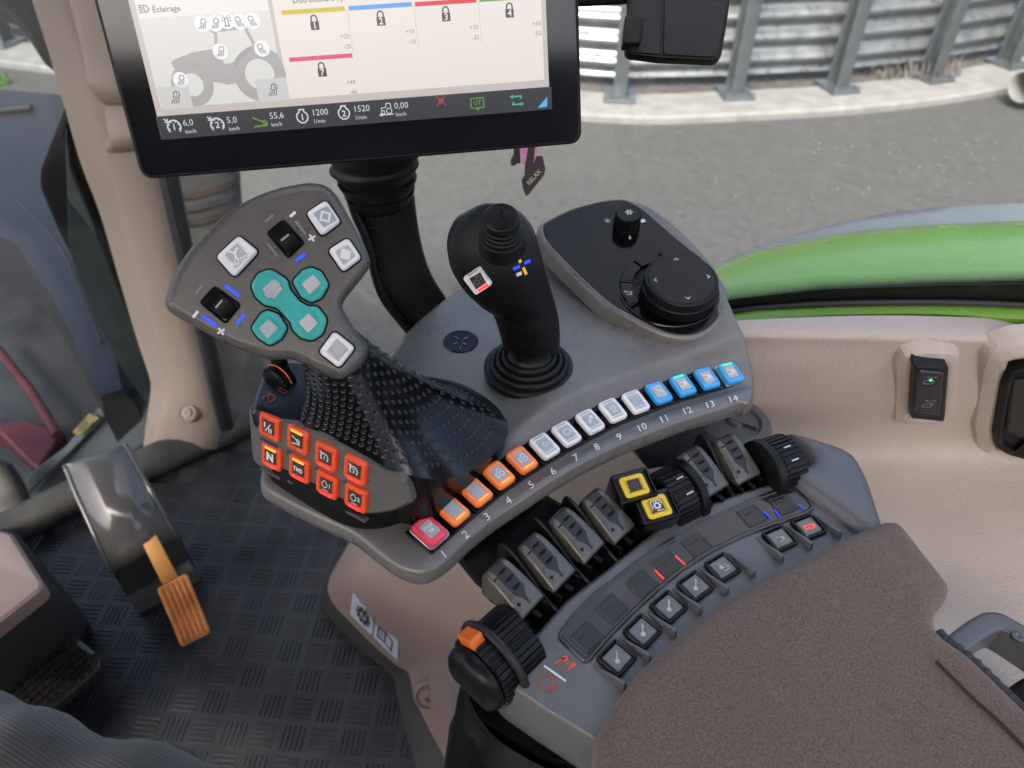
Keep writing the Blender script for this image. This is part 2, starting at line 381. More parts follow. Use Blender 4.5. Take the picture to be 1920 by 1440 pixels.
wall = root('retaining_wall', pw[1], 'corrugated galvanised steel wall on a row of steel posts behind the asphalt', 'wall')
for i in range(len(bases) - 1):
    a, b = bases[i], bases[i + 1]; n = nrm2(i, bases); a2 = a + n * .2; b2 = b + n * .2
    e = (b2 - a2); nn = V3((-e.y, e.x, 0)).normalized(); NZ = 132; ring = []
    for k in range(NZ + 1):
        z = G + .17 + 2.6 * k / NZ; off = .036 * math.sin(2 * math.pi * (z - G) / .168)
        ring.append([a2 + nn * (off + d) + V3((0, 0, z - a2.z)) for d in (0,)] + [b2 + nn * off + V3((0, 0, z - b2.z))])
    add('corrugated_sheet', loft(ring, False), M_GALV, wall, sharp=80)
for i, p in enumerate(bases):
    n = nrm2(i, bases); t = V3((n.y, -n.x, 0)); M = frame(p, t, n)
    h = join(box(-.055, .055, -.014, 0, .0, 2.9, .004), box(-.055, .055, .13, .144, .0, 2.9, .004), box(-.006, .006, -.001, .131, .0, 2.9, .002))
    po = add('post', h, M_POST, wall, M)
    add('base_plate', join(box(-.13, .13, -.10, .2, .001, .03, .005), box(-.12, -.08, -.09, -.05, .03, .06, .006), box(.08, .12, -.09, -.05, .03, .06, .006)), M_POST, po, M)
# grey pipe mouth on the kerb and dry weeds
pc = Pz(1905, 160, G + .16)
_ax = V3((1, .45, 0)).normalized()
add('drain_pipe', revolve([(.001, .4), (.11, .4), (.11, .01), (.118, 0), (.127, .01), (.127, .6)], 32), M_KERB, None, frame(pc + V3((-.02, -.12, .03)), V3((0, 0, 1)), V3((0, 0, 1)).cross(_ax) * -1), label='round pipe mouth lying by the kerb at the right picture edge', cat='pipe')
def tuft(name, c, n, h, sp, m, label):
    V, F = [], []
    for k in range(n):
        a = random.random() * 6.28; r = random.random() ** .5 * sp; p = c + V3((r * math.cos(a), r * .4 * math.sin(a), 0)); hh = h * random.uniform(.4, 1)
        d = V3((random.uniform(-.5, .5), random.uniform(-.4, .4), 1)).normalized() * hh; s = V3((.006, 0, 0)); i = len(V)
        V += [p - s, p + s, p + d * .6 + s * .6, p + d + V3((d.x*.3, 0, -.02))]; F.append((i, i+1, i+2, i+3))
    return add(name, (V, F), m, label=label, cat='weeds', kind='stuff')
tuft('dry_weeds', Pz(1705, 140, G + .07), 160, .22, .45, M_DRY, 'dry straw coloured weeds growing at the foot of the steel wall')
tuft('grass', Pz(-45, 160, G + .0), 260, .16, .3, M_GRASS, 'green grass patch beside the kerb beyond the windscreen')
# scattered straw and pale crumbs on the asphalt
V, F = [], []
for k in range(70):
    x = random.gauss(1650, 150); y = random.gauss(300, 38)
    if y < 215 or x < 1150: continue
    p = Pz(x, y, G + .006); a = random.random() * 6.28; l = random.uniform(.004, .014); wd = random.uniform(.003, .008)
    u = V3((math.cos(a), math.sin(a), 0)) * l; s = V3((-math.sin(a), math.cos(a), 0)) * wd; i = len(V)
    V += [p - u - s, p + u - s, p + u + s, p - u + s, p + V3((0, 0, .012))]; F += [(i, i+1, i+4), (i+1, i+2, i+4), (i+2, i+3, i+4), (i+3, i, i+4)]
add('straw_litter', (V, F), M_DRY, label='scattered straw and pale crumbs lying on the asphalt', cat='litter', kind='stuff')

# ================================================================== the cab shell
# ---- unseen cab roof and rear wall, added and shaped to block sky light
M_LINER = mat('grey_headliner', (.40, .37, .33), .9, 0, .05, 10)
add('unseen_cab_roof', slab(rpoly([(-1.7, -.95), (.75, -.95), (.75, .26), (-.38, .26), (-.38, 1.25), (-1.7, 1.25)], .1), [(0, 1.66), (0, 1.76), (.03, 1.80)]), M_LINER, label='unseen grey cab roof, shaped to shade the seat and windscreen', cat='roof', kind='structure')
add('unseen_rear_wall', slab(rpoly([(-1.2, -.95), (.72, -.95), (.72, -.85), (-1.2, -.85)], .02), [(0, 0), (0, 1.35)]), M_LINER, label='unseen grey rear cab wall, raised to block sky reflections', cat='wall', kind='structure')
# ---- floor mat with raised tread bars
M_MAT = mat('blue_black_rubber_mat', (.0115, .0115, .0122), .42, 0, .35, 6, .5, 260, c2=(.022, .022, .022), dust=.6)
M_DUSTY = mat('tread_bar_rubber', (.0085, .0085, .009), .38, 0, .4, 16, .4, 300, c2=(.026, .026, .028), dust=.45)
fo = [Pz(x, y, 0) for x, y in [(20, 990), (160, 925), (290, 868), (440, 815), (640, 800), (960, 860), (1010, 1100), (1000, 1560), (300, 1700), (-260, 1600), (-260, 1120)]]
fl_o = add('floor_mat', slab([(p.x, p.y) for p in fo], [(0, -.03), (0, 0)]), M_MAT, label='dark blue black rubber floor mat with basket weave tread bars', cat='floor mat', kind='structure')
fpoly = ccw([Vector((p.x, p.y)) for p in fo])
def inpoly(p, o):
    c = False
    for i in range(len(o)):
        a, b = o[i-1], o[i]
        if (a.y > p.y) != (b.y > p.y) and p.x < (b.x-a.x)*(p.y-a.y)/(b.y-a.y)+a.x: c = not c
    return c
bars = []; PB = .0435; rot = Matrix.Rotation(math.radians(-4), 4, 'Z')
for i in range(-26, 27):
    for j in range(-6, 36):
        for k in range(5):
            q = (k - 2) * .0074
            for hv in (((i + j) % 2),):
                cx, cy = i * PB, j * PB
                l2, w2 = .0175, .0017
                x0, x1, y0, y1 = (cx - l2, cx + l2, cy + q - w2, cy + q + w2) if hv else (cx + q - w2, cx + q + w2, cy - l2, cy + l2)
                c = rot @ V3(((x0+x1)/2, (y0+y1)/2, 0))
                if not inpoly(c, fpoly): continue
                e = .0010; z = .0016
                vv = [V3((x0, y0, 0)), V3((x1, y0, 0)), V3((x1, y1, 0)), V3((x0, y1, 0)), V3((x0+e, y0+e, z)), V3((x1-e, y0+e, z)), V3((x1-e, y1-e, z)), V3((x0+e, y1-e, z))]
                bars.append(([rot @ v for v in vv], [(4, 5, 6, 7), (0, 1, 5, 4), (1, 2, 6, 5), (2, 3, 7, 6), (3, 0, 4, 7)]))
add('tread_bars', join(*bars), M_DUSTY, fl_o, kind='stuff', sharp=20)
# ---- sill beam along the front of the floor
sb = catmull([Pz(x, y, .03) for x, y in [(-120, 1050), (30, 985), (150, 925), (300, 858), (420, 806), (520, 770)]], 5, False)
M_SILL = mat('dusty_black_sill', (.030, .032, .028), .6, 0, .4, 14, .3, 300, c2=(.06, .06, .05))
add('door_sill', tube(sb, .034, 14, .9), M_SILL, label='dusty dark rubber sill running along the front edge of the floor mat', cat='sill', kind='structure')
# ---- front pillar trim
pil = root('pillar_trim', Pz(350, 830, 0), 'beige plastic front pillar trim rising behind the screen at left', 'pillar')
rows = [(-160, 5, 62, 206), (-80, 33, 85, 222), (0, 60, 110, 240), (150, 107, 157, 275), (300, 149, 199, 309), (400, 187, 226, 328), (533, 226, 262, 357), (640, 258, 294, 381), (690, 275, 309, 394), (722, 283, 318, 401), (760, 279, 306, 410), (800, 273, 292, 417), (842, 268, 284, 412)]
ring = []
for y, l, c, r in rows:
    d = .98 + .47 * y / 830; dl = d + .07; wd = (r - c)
    pts = [Pd(l + 8, y, dl + .10), Pd(l, y, dl), Pd(l + 2, y, dl - .006)]
    pts += [Pd(lerp(l, c, t), y, lerp(dl, d, t)) for t in (.35, .7, .93)]
    pts += [Pd(c + wd * t, y, d + dd) for t, dd in ((.02, -.003), (.10, -.007), (.3, -.010), (.5, -.011), (.7, -.008), (.85, 0), (.95, .012), (1, .03))]
    pts += [Pd(r - 2, y, d + .08), Pd(r - 8, y, d + .16)]
    ring.append(pts)
ring = [list(q) for q in zip(*[catmull(list(c), 3, False) for c in zip(*ring)])]
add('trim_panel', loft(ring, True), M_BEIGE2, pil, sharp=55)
# moulded step on the pillar
st = [[(120, -40), (182, -40), .95], [(146, 60), (208, 40), .97], [(160, 130), (222, 120), .99], [(166, 160), (232, 165), 1.0], [(186, 183), (243, 186), 1.015], [(196, 195), (250, 190), 1.03], [(200, 230), (258, 225), 1.04], [(205, 266), (265, 260), 1.05], [(193, 276), (270, 268), 1.09]]
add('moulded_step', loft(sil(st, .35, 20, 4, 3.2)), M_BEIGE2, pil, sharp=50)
sp = Pd(352, 774, 1.40); sn = (CAM - sp).normalized()
Ms = frame(sp, AX_R, sn.cross(AX_R))
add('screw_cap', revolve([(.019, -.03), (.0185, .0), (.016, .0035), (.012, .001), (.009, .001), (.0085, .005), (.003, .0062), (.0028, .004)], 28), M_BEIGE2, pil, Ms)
# ---- outer front post, windscreen and what lies beyond it
M_TEAL2 = mat('dark_teal_frame', (.018, .028, .031), .55, 0, .45, 22, .2, 200)
M_HOOD = mat('grey_bonnet_paint', (.014, .014, .017), .42, .0, .15, 3, .03, 300)
M_HBLK = mat('black_engine_bay', (.016, .017, .02), .6, 0, .4, 9, .3, 90)
M_RED = mat('red_painted_steel', (.045, .003, .006), .45, 0, .3, 14)
M_PANELB = mat('blue_grey_cab_panel', (.045, .055, .066), .5, 0, .12, 6, .1, 300)
def pxslab(name, pts, d, th, m, parent=None, bev=.004, seg=3, fil=.01, **k):
    """solid plate whose front outline is given at measured depths, extruded away from the viewer"""
    P = [Pd(x, y, d(x, y) if callable(d) else d) for x, y in pts]; n = V3((0, 0, 0))
    for i in range(len(P)): n += P[i-1].cross(P[i])
    n.normalize(); c = sum(P, V3((0, 0, 0))) / len(P)
    if n.dot(CAM - c) < 0: n = -n
    x = (P[1] - P[0]).normalized(); M = frame(c, x, n.cross(x)); mi = M.inverted()
    o = [(mi @ p) for p in P]; o = rpoly([(q.x, q.y) for q in o], fil, seg)
    g = slab(o, [(bev, -th), (0, -th + bev), (0, -bev), (bev*.3, -bev*.3), (bev, 0)])
    return add(name, g, m, parent, M, **k)
fp = root('front_post', Pd(265, 770, 1.62), 'dark teal outer window post beside the beige pillar trim', 'post')
pxslab('post_face', [(138, 200), (150, 300), (187, 400), (226, 533), (262, 650), (290, 722), (285, 770), (262, 790), (226, 722), (178, 600), (150, 510), (138, 450)], lambda x, y: 1.08 + .5 * y / 830, .05, M_TEAL2, fp)
pxslab('post_cover', [(122, 190), (73, 317), (71, 350), (106, 443), (133, 500), (150, 512), (156, 440), (160, 380), (156, 318), (140, 230)], lambda x, y: 1.06 + .5 * y / 830, .09, M_SOFT, fp, bev=.012, fil=.03)
fpn = root('front_lower_panel', Pd(170, 900, 1.7), 'blue grey lower cab panel with a pale edge strip left of the pillar foot', 'panel')
pxslab('panel_plate', [(225, 735), (288, 715), (272, 832), (245, 850), (143, 922), (55, 966), (48, 940), (130, 850)], 1.62, .03, M_PANELB, fpn)
M_STRIP = mat('grey_edge_strip', (.09, .096, .104), .45, 0, .1, 10)
pxslab('edge_strip', [(232, 720), (213, 765), (130, 850), (50, 928), (30, 922), (48, 893), (120, 838), (200, 745)], 1.60, .012, M_STRIP, fpn)
lb = pxslab('warning_label', [(135, 810), (167, 775), (187, 783), (148, 818)], 1.588, .002, mat('faded_yellow', (.32, .2, .02), .5), fpn, bev=.0005, fil=.002)
M_DPRINT = mat('dark_print', (.03, .03, .03), .6)
g = join(*[L([(-.018 + random.uniform(0, .004), q), (.016 - random.uniform(0, .01), q)], .0022) for q in (-.010, -.0045, .001, .0065)])
add('label_print', g, M_DPRINT, lb, WM[lb] @ Matrix.Translation((0, 0, .0006)))
add('footwell_cover', loft(sil([((-60, 850), (18, 872), 1.5), ((-60, 885), (36, 900), 1.5), ((-60, 925), (50, 930), 1.5), ((-60, 962), (60, 962), 1.49), ((-60, 992), (26, 990), 1.48)], .5, 22, 4, 3)), M_SILL, label='dark rounded cover in the corner beyond the floor mat', cat='cover')
hood = root('tractor_front', Pz(60, 500, -.6), 'grey bonnet and dark muddy tyre of the tractor front seen through the glass', 'tractor')
ht = [(-160, 152), (-20, 156), (116, 168), (150, 300), (205, 560), (236, 722), (176, 742), (150, 690), (92, 566), (20, 455), (-70, 400), (-160, 372)]
P = [Pz(x, y, .06) for x, y in ht]
add('hood_shell', (lambda o: slab(o, [(0, -.16), (0, .0), (.012, .045), (.045, .06)]))([(p.x, p.y) for p in P]), M_HOOD, hood)
sg = [Pz(x, y, .0605) for x, y in [(-60, 330), (0, 352), (70, 410), (118, 470), (150, 545), (190, 640)]]
add('hood_seam', tube(catmull(sg, 5, False), .0035, 6), M_HBLK, hood)
add('hood_vent', box(0, .12, 0, .03, 0, .02, .006), M_HBLK, hood, frame(Pz(-10, 215, .061), V3((1, .25, 0)), V3((-.25, 1, 0))))
add('engine_side', (lambda o: slab(o, [(0, -.9), (0, -.32), (.02, -.30)]))([(q.x, q.y) for q in [Pz(x, y, -.3) for x, y in [(-170, 360), (0, 420), (100, 560), (190, 730), (215, 775), (140, 850), (40, 930), (-170, 990)]]]), M_HBLK, hood)
rl = root('red_linkage', Pz(50, 840, -.25), 'dark red painted steel part low down beyond the windscreen', 'linkage')
pr = [Pz(x, y, -.24) for x, y in [(-40, 775), (0, 790), (52, 785), (118, 812), (100, 838), (72, 876), (60, 872), (0, 812), (-40, 800)]]
add('linkage_plate', slab([(p.x, p.y) for p in pr], [(0, -.29), (0, -.245), (.006, -.24)]), M_RED, rl)
add('linkage_rod', tube([Pz(-20, 635, -.22), Pz(60, 735, -.22), Pz(108, 815, -.22)], .012, 10), M_RED, rl)
mir = root('mirror_arm', Pd(50, 40, 1.5), 'black mirror housing outside at the upper left corner', 'mirror')
pxslab('mirror_housing', [(-60, -60), (46, -60), (62, 0), (98, 128), (78, 118), (46, 68), (14, 30), (-60, 0)], 1.25, .06, M_SOFT, mir, bev=.012, fil=.03)
# muddy front tyre just beyond the side glass
M_TYRE = mat('muddy_tyre', (.020, .022, .020), .75, 0, .4, 10, .4, 80, c2=(.05, .048, .04))
M_MUD = mat('dried_mud', (.055, .036, .022), .9, 0, .3, 20, .5, 60)
ty = hood
tst = [((210, 220), (436, 215), 2.0), ((225, 300), (444, 292), 2.0), ((245, 400), (450, 390), 2.02), ((270, 520), (466, 512), 2.05), ((300, 640), (482, 632), 2.1), ((330, 760), (500, 750), 2.15), ((350, 900), (520, 900), 2.2)]
tyo = add('tyre', loft(sil(tst, .6, 28, 4, 2.6)), M_TYRE, ty, sharp=70)
for k, y in enumerate((352, 376, 402)):
    pth = catmull([Pd(330, y + 14, 1.80), Pd(372, y + 12, 1.79), Pd(412, y, 1.80), Pd(436, y - 14, 1.84)], 5, False)
    add('tyre_lug', tube(pth, lambda t: .012 + .006 * math.sin(3.14 * t), 8), M_MUD if k != 1 else M_TYRE, tyo)
# ---- glass: thin pane, dusty, with dried rain spots
def glass_mat(name, dust, spots, refl=1.0, tint=(.93, .97, .95)):
    m, N, K, b = node_mat(name); N.remove(b); out = N['Material Output']
    tr = N.new('ShaderNodeBsdfTransparent'); tr.inputs[0].default_value = (*tint, 1)
    gl = N.new('ShaderNodeBsdfGlossy'); gl.inputs['Roughness'].default_value = .03
    ge = N.new('ShaderNodeNewGeometry'); dp = N.new('ShaderNodeVectorMath'); dp.operation = 'DOT_PRODUCT'; K.new(ge.outputs['Incoming'], dp.inputs[0]); K.new(ge.outputs['Normal'], dp.inputs[1])
    prev = dp.outputs['Value']
    for op, v, sw in (('ABSOLUTE', 0, 0), ('SUBTRACT', 1, 1), ('POWER', 5, 0), ('MULTIPLY', .9 * refl, 0), ('ADD', .045 * refl, 0)):
        lw = N.new('ShaderNodeMath'); lw.operation = op; K.new(prev, lw.inputs[1 if sw else 0])
        if op != 'ABSOLUTE': lw.inputs[0 if sw else 1].default_value = v
        prev = lw.outputs[0]
    mx = N.new('ShaderNodeMixShader'); K.new(lw.outputs[0], mx.inputs[0]); K.new(tr.outputs[0], mx.inputs[1]); K.new(gl.outputs[0], mx.inputs[2])
    df = N.new('ShaderNodeBsdfDiffuse'); df.inputs[0].default_value = (.75, .75, .72, 1); tl = N.new('ShaderNodeBsdfTranslucent'); tl.inputs[0].default_value = (.75, .75, .72, 1)
    dm = N.new('ShaderNodeMixShader'); dm.inputs[0].default_value = .5; K.new(df.outputs[0], dm.inputs[1]); K.new(tl.outputs[0], dm.inputs[2])
    tc = N.new('ShaderNodeTexCoord'); nz = N.new('ShaderNodeTexNoise'); nz.inputs['Scale'].default_value = 5; nz.inputs['Detail'].default_value = 6; K.new(tc.outputs['Object'], nz.inputs[0])
    mr = N.new('ShaderNodeMapRange'); mr.inputs[1].default_value = .35; mr.inputs[2].default_value = .8; mr.inputs[3].default_value = dust * .4; mr.inputs[4].default_value = dust * 1.6; K.new(nz.outputs[0], mr.inputs[0])
    vo = N.new('ShaderNodeTexVoronoi'); vo.inputs['Scale'].default_value = 42; K.new(tc.outputs['Object'], vo.inputs[0])
    lt = N.new('ShaderNodeMapRange'); lt.inputs[1].default_value = .055; lt.inputs[2].default_value = .03; lt.inputs[3].default_value = 0; lt.inputs[4].default_value = spots; K.new(vo.outputs['Distance'], lt.inputs[0])
    ad = N.new('ShaderNodeMath'); ad.operation = 'ADD'; ad.use_clamp = True; K.new(mr.outputs[0], ad.inputs[0]); K.new(lt.outputs[0], ad.inputs[1])
    m3 = N.new('ShaderNodeMixShader'); K.new(ad.outputs[0], m3.inputs[0]); K.new(mx.outputs[0], m3.inputs[1]); K.new(dm.outputs[0], m3.inputs[2])
    K.new(m3.outputs[0], out.inputs[0]); return m
M_PANE = glass_mat('dusty_side_glass', .035, .5)
M_WIND = glass_mat('dusty_windscreen', .003, .12, .35, (.62, .68, .70))
GA = Pz(430, 800, .03); GB = Pz(1920, 575, .70); gx = V3((GB.x - GA.x, GB.y - GA.y, 0)).normalized(); gn = V3((gx.y, -gx.x, 0)); gup = (V3((0, 0, 1)) - gn * .10).normalized(); gno = gx.cross(gup).normalized()
if gno.dot(CAM - GA) < 0: gno = -gno
def Pg(x, y, off=0): return Pp(x, y, GB + gno * off, gno)
win = root('side_window', GA, 'large side window pane with black dotted border along its lower edge', 'window')
gp = [Pg(330, 250), Pg(418, 800)] + [GB * 0 + Pg(x, y) for x, y in [(1383, 585), (1578, 568), (1751, 566), (1920, 573), (2120, 590), (2450, 625), (2800, 670)]]
topz = 2.0
def at_top(p): return p + gup * ((topz - p.z) / gup.z)
pane = [GA - gx * .12, GA] + gp[2:] ; pane = pane + [at_top(pane[-1]), at_top(pane[0])]
c0 = pane[0]; Mg = frame(GA, gx, gup)
mi = Mg.inverted(); po = [mi @ p for p in pane]
add('pane', poly([(q.x, q.y) for q in po]), M_PANE, win, Mg)
M_FRIT = mat('black_ceramic_band', (.006, .006, .006), .25, 0, .2, 20)
def zg(x, y, off): q = mi @ Pg(x, y, off); return q
lo = [(1330, 600), (1383, 586), (1578, 570), (1751, 567), (1920, 574), (2100, 588), (2450, 622), (2800, 668)]; hi = [(2800, 595), (2450, 556), (2100, 532), (1920, 531), (1751, 534), (1543, 541), (1380, 559), (1330, 566)]
fr = [zg(x, y, .004) for x, y in lo + hi]
add('border_band', slab([(q.x, q.y) for q in fr], [(0, fr[0].z), (0, fr[0].z + .0012)]), M_FRIT, win, Mg)
V, F = [], []
dl_, dh_ = [(1330, 566), (1380, 559), (1543, 541), (1751, 534), (1920, 531), (2100, 530)], None
for rr in range(9):
    for k in range(208):
        x = 1345 + (k + .5 * (rr % 2)) * 3.6
        yb = next(lerp(a[1], b[1], (x - a[0]) / (b[0] - a[0])) for a, b in zip(dl_, dl_[1:]) if a[0] <= x <= b[0]) - 1.2 - rr * 2.7
        q = zg(x, yb, .0045); r = .0009 * (1.05 - rr * .085); i = len(V)
        for s in range(6): V.append(V3((q.x + r * math.cos(s * 1.047), q.y + r * math.sin(s * 1.047), q.z)))
        F.append(tuple(range(i, i + 6)))
add('border_dots', (V, F), M_FRIT, win, Mg, kind='stuff')
# dark frame strip of the window beside the pillar trim
fs = [Pg(x, y, .0) for x, y in [(300, 250), (330, 395), (362, 540), (392, 660), (424, 800)]]
add('edge_seal', tube(catmull(fs, 4, False), .014, 10), M_SEAL, win)
wsg = [Pd(-260, -160, 1.15), Pd(52, -160, 1.02), Pd(150, 300, 1.24), Pd(285, 720, 1.55), Pd(270, 840, 1.6), Pd(40, 960, 1.62), Pd(-260, 1060, 1.62)]
add('windscreen', (wsg, [tuple(range(7))]), M_WIND, label='dusty windscreen glass left of the beige pillar', cat='windscreen')
# ---- green sill line, seal, fender
M_GREEN = mat('green_paint', (.15, .31, .02), .28, 0, .06, 6, coat=.16, rvar=.05)
M_FRIM = mat('grey_fender_lip', (.17, .19, .195), .5, 0, .1, 10)
sp_ = catmull([Pg(x, y, .01) for x, y in [(1300, 600), (1390, 584), (1480, 576), (1578, 571), (1751, 569), (1920, 575), (2100, 590), (2450, 625), (2800, 670)]], 5, False)
add('window_seal', tube(sp_, .0042, 10), M_SEAL, label='black rubber seal under the side window above the green sill', cat='seal')
ring = []
for x, y0, y1 in [(1300, 606, 622), (1398, 585, 602), (1480, 579, 595), (1578, 575, 590), (1751, 573, 589), (1920, 578, 599), (2100, 592, 614), (2450, 628, 652), (2800, 674, 700)]:
    a = Pg(x, y0, .016); b = Pg(x, y1, .034); ring.append([a + V3((0, 0, -.02)) - gno * .01, a, lerp(a, b, .5) + V3((0, 0, .0025)), b, b + V3((0, 0, -.03))])
ring = [list(q) for q in zip(*[catmull(list(c), 4, False) for c in zip(*ring)])]
add('green_sill', loft(ring, False), M_GREEN, label='thin bright green painted sill between seal and beige panel', cat='sill', sharp=60)
fen = root('rear_fender', Pz(1650, 480, .2), 'bright green rear fender with grey lip outside the side window', 'fender')
fx = [1250, 1345, 1439, 1578, 1717, 1920, 2150, 2450, 2800]; fy = [540, 499, 468, 441, 426, 417, 415, 425, 450]; fg = [536, 494, 456, 417, 393, 381, 376, 384, 405]
ring = []; lipr = []
for x, y, g in zip(fx, fy, fg):
    e = Pz(x, y, .50); l = Pz(x, g, .46); inn = Pz(x + 10, y + 140, .56)
    ring.append([e + V3((0, 0, -.12)), e + V3((0, 0, -.012)), lerp(e, inn, .03) + V3((0, 0, .006)), lerp(e, inn, .25) + V3((0, 0, .02)), lerp(e, inn, .55) + V3((0, 0, .015)), inn])
    lipr.append([e + V3((0, 0, -.10)), e + V3((0, 0, -.03)), lerp(e, l, .5) + V3((0, 0, .002)), l, l + V3((0, 0, -.10))])
def dens(r, per=5): return [list(q) for q in zip(*[catmull(list(c), per, False) for c in zip(*r)])]
add('fender_skin', loft(dens(ring), False), M_GREEN, fen, sharp=70)
add('fender_lip', loft(dens(lipr), False), M_FRIM, fen, sharp=70)
# ribs pressed in the fender
for k, (a, b, c) in enumerate([((1400, 480), (1530, 478), (1640, 530)), ((1560, 447), (1720, 462), (1830, 525)), ((1760, 425), (1880, 450), (1960, 510))]):
    path = catmull([Pz(*a, .522), Pz(*b, .531), Pz(*c, .548)], 8, False)
    add('pressed_rib', tube(path, lambda t: .0035 + .004 * math.sin(math.pi * t), 8, .6), M_GREEN, fen)
# ---- beige side panel
def panel_at(x):
    k = (x - 1400) / 520
    return [Pz(x, 600 - 14*math.sin(max(0, min(1, k))*3.14)*.6 + (0 if k > 0 else -k*30) + max(0, k - 1) * 62, .7), Pz(x, 612 + 4*k + max(0, k - 1) * 58, .7015), Pz(x, 630 + 8*k + max(0, k - 1) * 52, .698), Pz(x, 650 + 8*k + max(0, k - 1) * 46, .686),
            Pz(x, 700, .658), Pz(x, 752, .62), Pz(x, 800, .572), Pz(x, 845, .538), Pz(x, 900, .524), Pz(x, 1000, .52), Pz(x, 1150, .52), Pz(x, 1350, .52), Pz(x, 1600, .52)]
pan = root('side_panel', panel_at(1700)[9], 'beige grained side panel beside the armrest below the window', 'side panel')
R_ = [panel_at(x) for x in (960, 1080, 1200, 1300, 1400, 1500, 1600, 1700, 1800, 1920, 2060, 2250, 2500, 2800)]
R_ = [catmull(r, 4, False) for r in R_]
add('panel_skin', loft(dens(R_, 3), False), M_BEIGE, pan, sharp=70)
wn = (panel_at(1743)[4] - panel_at(1743)[6]); wx = panel_at(1800)[5] - panel_at(1690)[5]; wnn = wx.cross(wn).normalized()
if wnn.dot(CAM - panel_at(1743)[5]) < 0: wnn = -wnn
W0 = panel_at(1743)[5] + wnn * .0045
def Pw(x, y, off=0): return Pp(x, y, W0 + wnn * off, wnn)
Mw = frame(Pw(1742, 735), wx, wnn.cross(wx)); mw = Mw.inverted()
def wl(pts, off=0): return [(q.x, q.y) for q in [mw @ Pw(x, y, off) for x, y in pts]]
add('switch_recess', slab(rpoly(wl([(1700, 676), (1788, 680), (1780, 799), (1694, 793)]), .012), [(-.012, -.02), (-.006, -.0035), (0, -.0012), (.002, -.0008), (.004, -.0014), (.006, -.005), (.0065, -.008)]), M_BEIGE, pan, Mw)
sw = add('rocker_switch', slab(rpoly(wl([(1713, 682), (1778, 687), (1770, 788), (1707, 781)], .006), .003), rim(.009, .0025, -.012)), M_SOFT, pan, Mw)
add('rocker', slab(rpoly(wl([(1720, 693), (1769, 697), (1762, 778), (1714, 772)], .01), .003), [(0, .008), (0, .0105), (.0012, .0117), (.003, .012)]), M_BLUEBLK, sw, Mw)
def wt(x, y): q = mw @ Pw(x, y, .012); return q
a = wt(1743, 713); b = wt(1740, 757); s = .013
bt = join(L([(-.3, 0), (.3, 0), (.3, -.35), (-.3, -.35)], .07, True), L([(-.38, .42), (-.2, .42), (-.2, .25)], .07), L([(.38, .42), (.2, .42), (.2, .25)], .07), L([(0, .12), (0, .45)], .06))
for q_ in (a, b): add('switch_symbol', shift(bt, q_.x, q_.y, s), M_GREYP, sw, Mw @ Matrix.Translation((0, 0, .0124)))
_rp = mat('dim_red_print', (.12, .012, .015), .5)
for q_ in (a, b): add('switch_frame', shift(L(rrect(1.25, 1.25, .05, 1), .05, True), q_.x, q_.y, s), _rp, sw, Mw @ Matrix.Translation((0, 0, .0123)))
add('pilot_light', slab(circ(a.x + .0005, a.y + .0006, .0013, n=12), [(0, .012), (0, .0128), (.0004, .013)]), M_LEDG, sw, Mw)
ho = wl([(1858, 690 + 115), (1862, 828), (1885, 842), (2100, 900), (2100, 660), (1912, 680), (1884, 690), (1874, 712)])
add('tray_recess', slab(rpoly(wl([(1842, 800), (1846, 850), (1880, 868), (2110, 930), (2110, 640), (1905, 660), (1868, 672), (1858, 705)]), .012), [(-.012, -.02), (-.005, -.003), (0, .0005), (.005, .002), (.01, .0005), (.014, -.006)]), M_BEIGE, pan, Mw)
tr_ = add('storage_lid', slab(rpoly(ho, .006), [(0, -.012), (0, .006), (.0015, .008), (.004, .0085), (.007, .007), (.009, .003)]), M_BLK, pan, Mw)
add('lid_ridge', slab(rpoly(wl([(1893, 705), (2080, 690), (2080, 840), (1905, 812), (1882, 800)]), .004), [(0, .002), (0, .0045), (.002, .006)]), M_LEATH, tr_, Mw)
# grey round socket behind the console
gc = Pz(1372, 812, .60)
add('round_cover', join(xf(revolve([(.034, -.02), (.034, .012), (.031, .016), (.024, .017), (.022, .014), (.008, .015), (.006, .018)], 36), Matrix.Translation(gc)), xf(box(-.018, .02, -.002, .002, .014, .019, .001), Matrix.Translation(gc) @ Matrix.Rotation(-.5, 4, 'Z'))), M_DECK, label='grey round cover on the beige panel under the console end', cat='cover')
# ---- taupe pedestal below the console
ped = root('console_pedestal', Pz(720, 1250, 0), 'taupe plastic pedestal below the console with dark edge and white sticker', 'pedestal')
S = [((660, 990), (664, 985), (775, 950), (930, 905)), ((646, 1028), (652, 1022), (765, 985), (930, 940)), ((598, 1120), (614, 1106), (770, 1040), (930, 975)), ((641, 1183), (672, 1182), (805, 1100), (940, 1030)), ((711, 1245), (739, 1244), (855, 1165), (965, 1090)), ((737, 1270), (766, 1262), (880, 1235), (985, 1180)), ((745, 1306), (776, 1304), (882, 1290), (990, 1262)), ((760, 1372), (802, 1362), (890, 1350), (1000, 1330)), ((790, 1470), (850, 1450), (930, 1430), (1020, 1410))]
ring = []
for a, b, c, d in S:
    A = Pz(*a, .002); B = Pz(*b, .055); C_ = Pz(*c, .27); D = Pz(*d, .44)
    ring.append([A, lerp(A, B, .55) + V3((-.004, -.004, 0)), lerp(A, B, .85), B, lerp(B, C_, .03), lerp(B, C_, .15) + V3((0, 0, .006)), lerp(B, C_, .5) + V3((0, 0, .012)), C_, D])
dr = dens(ring, 4)
add('pedestal_skin', loft([r[3:] for r in dr], False), M_MAUVE, ped, sharp=60)
add('pedestal_edge', loft([r[:4] for r in dr], False), M_DGREY, ped, sharp=60)
q0, q1, q2 = ring[3][4], ring[3][6], ring[4][4]
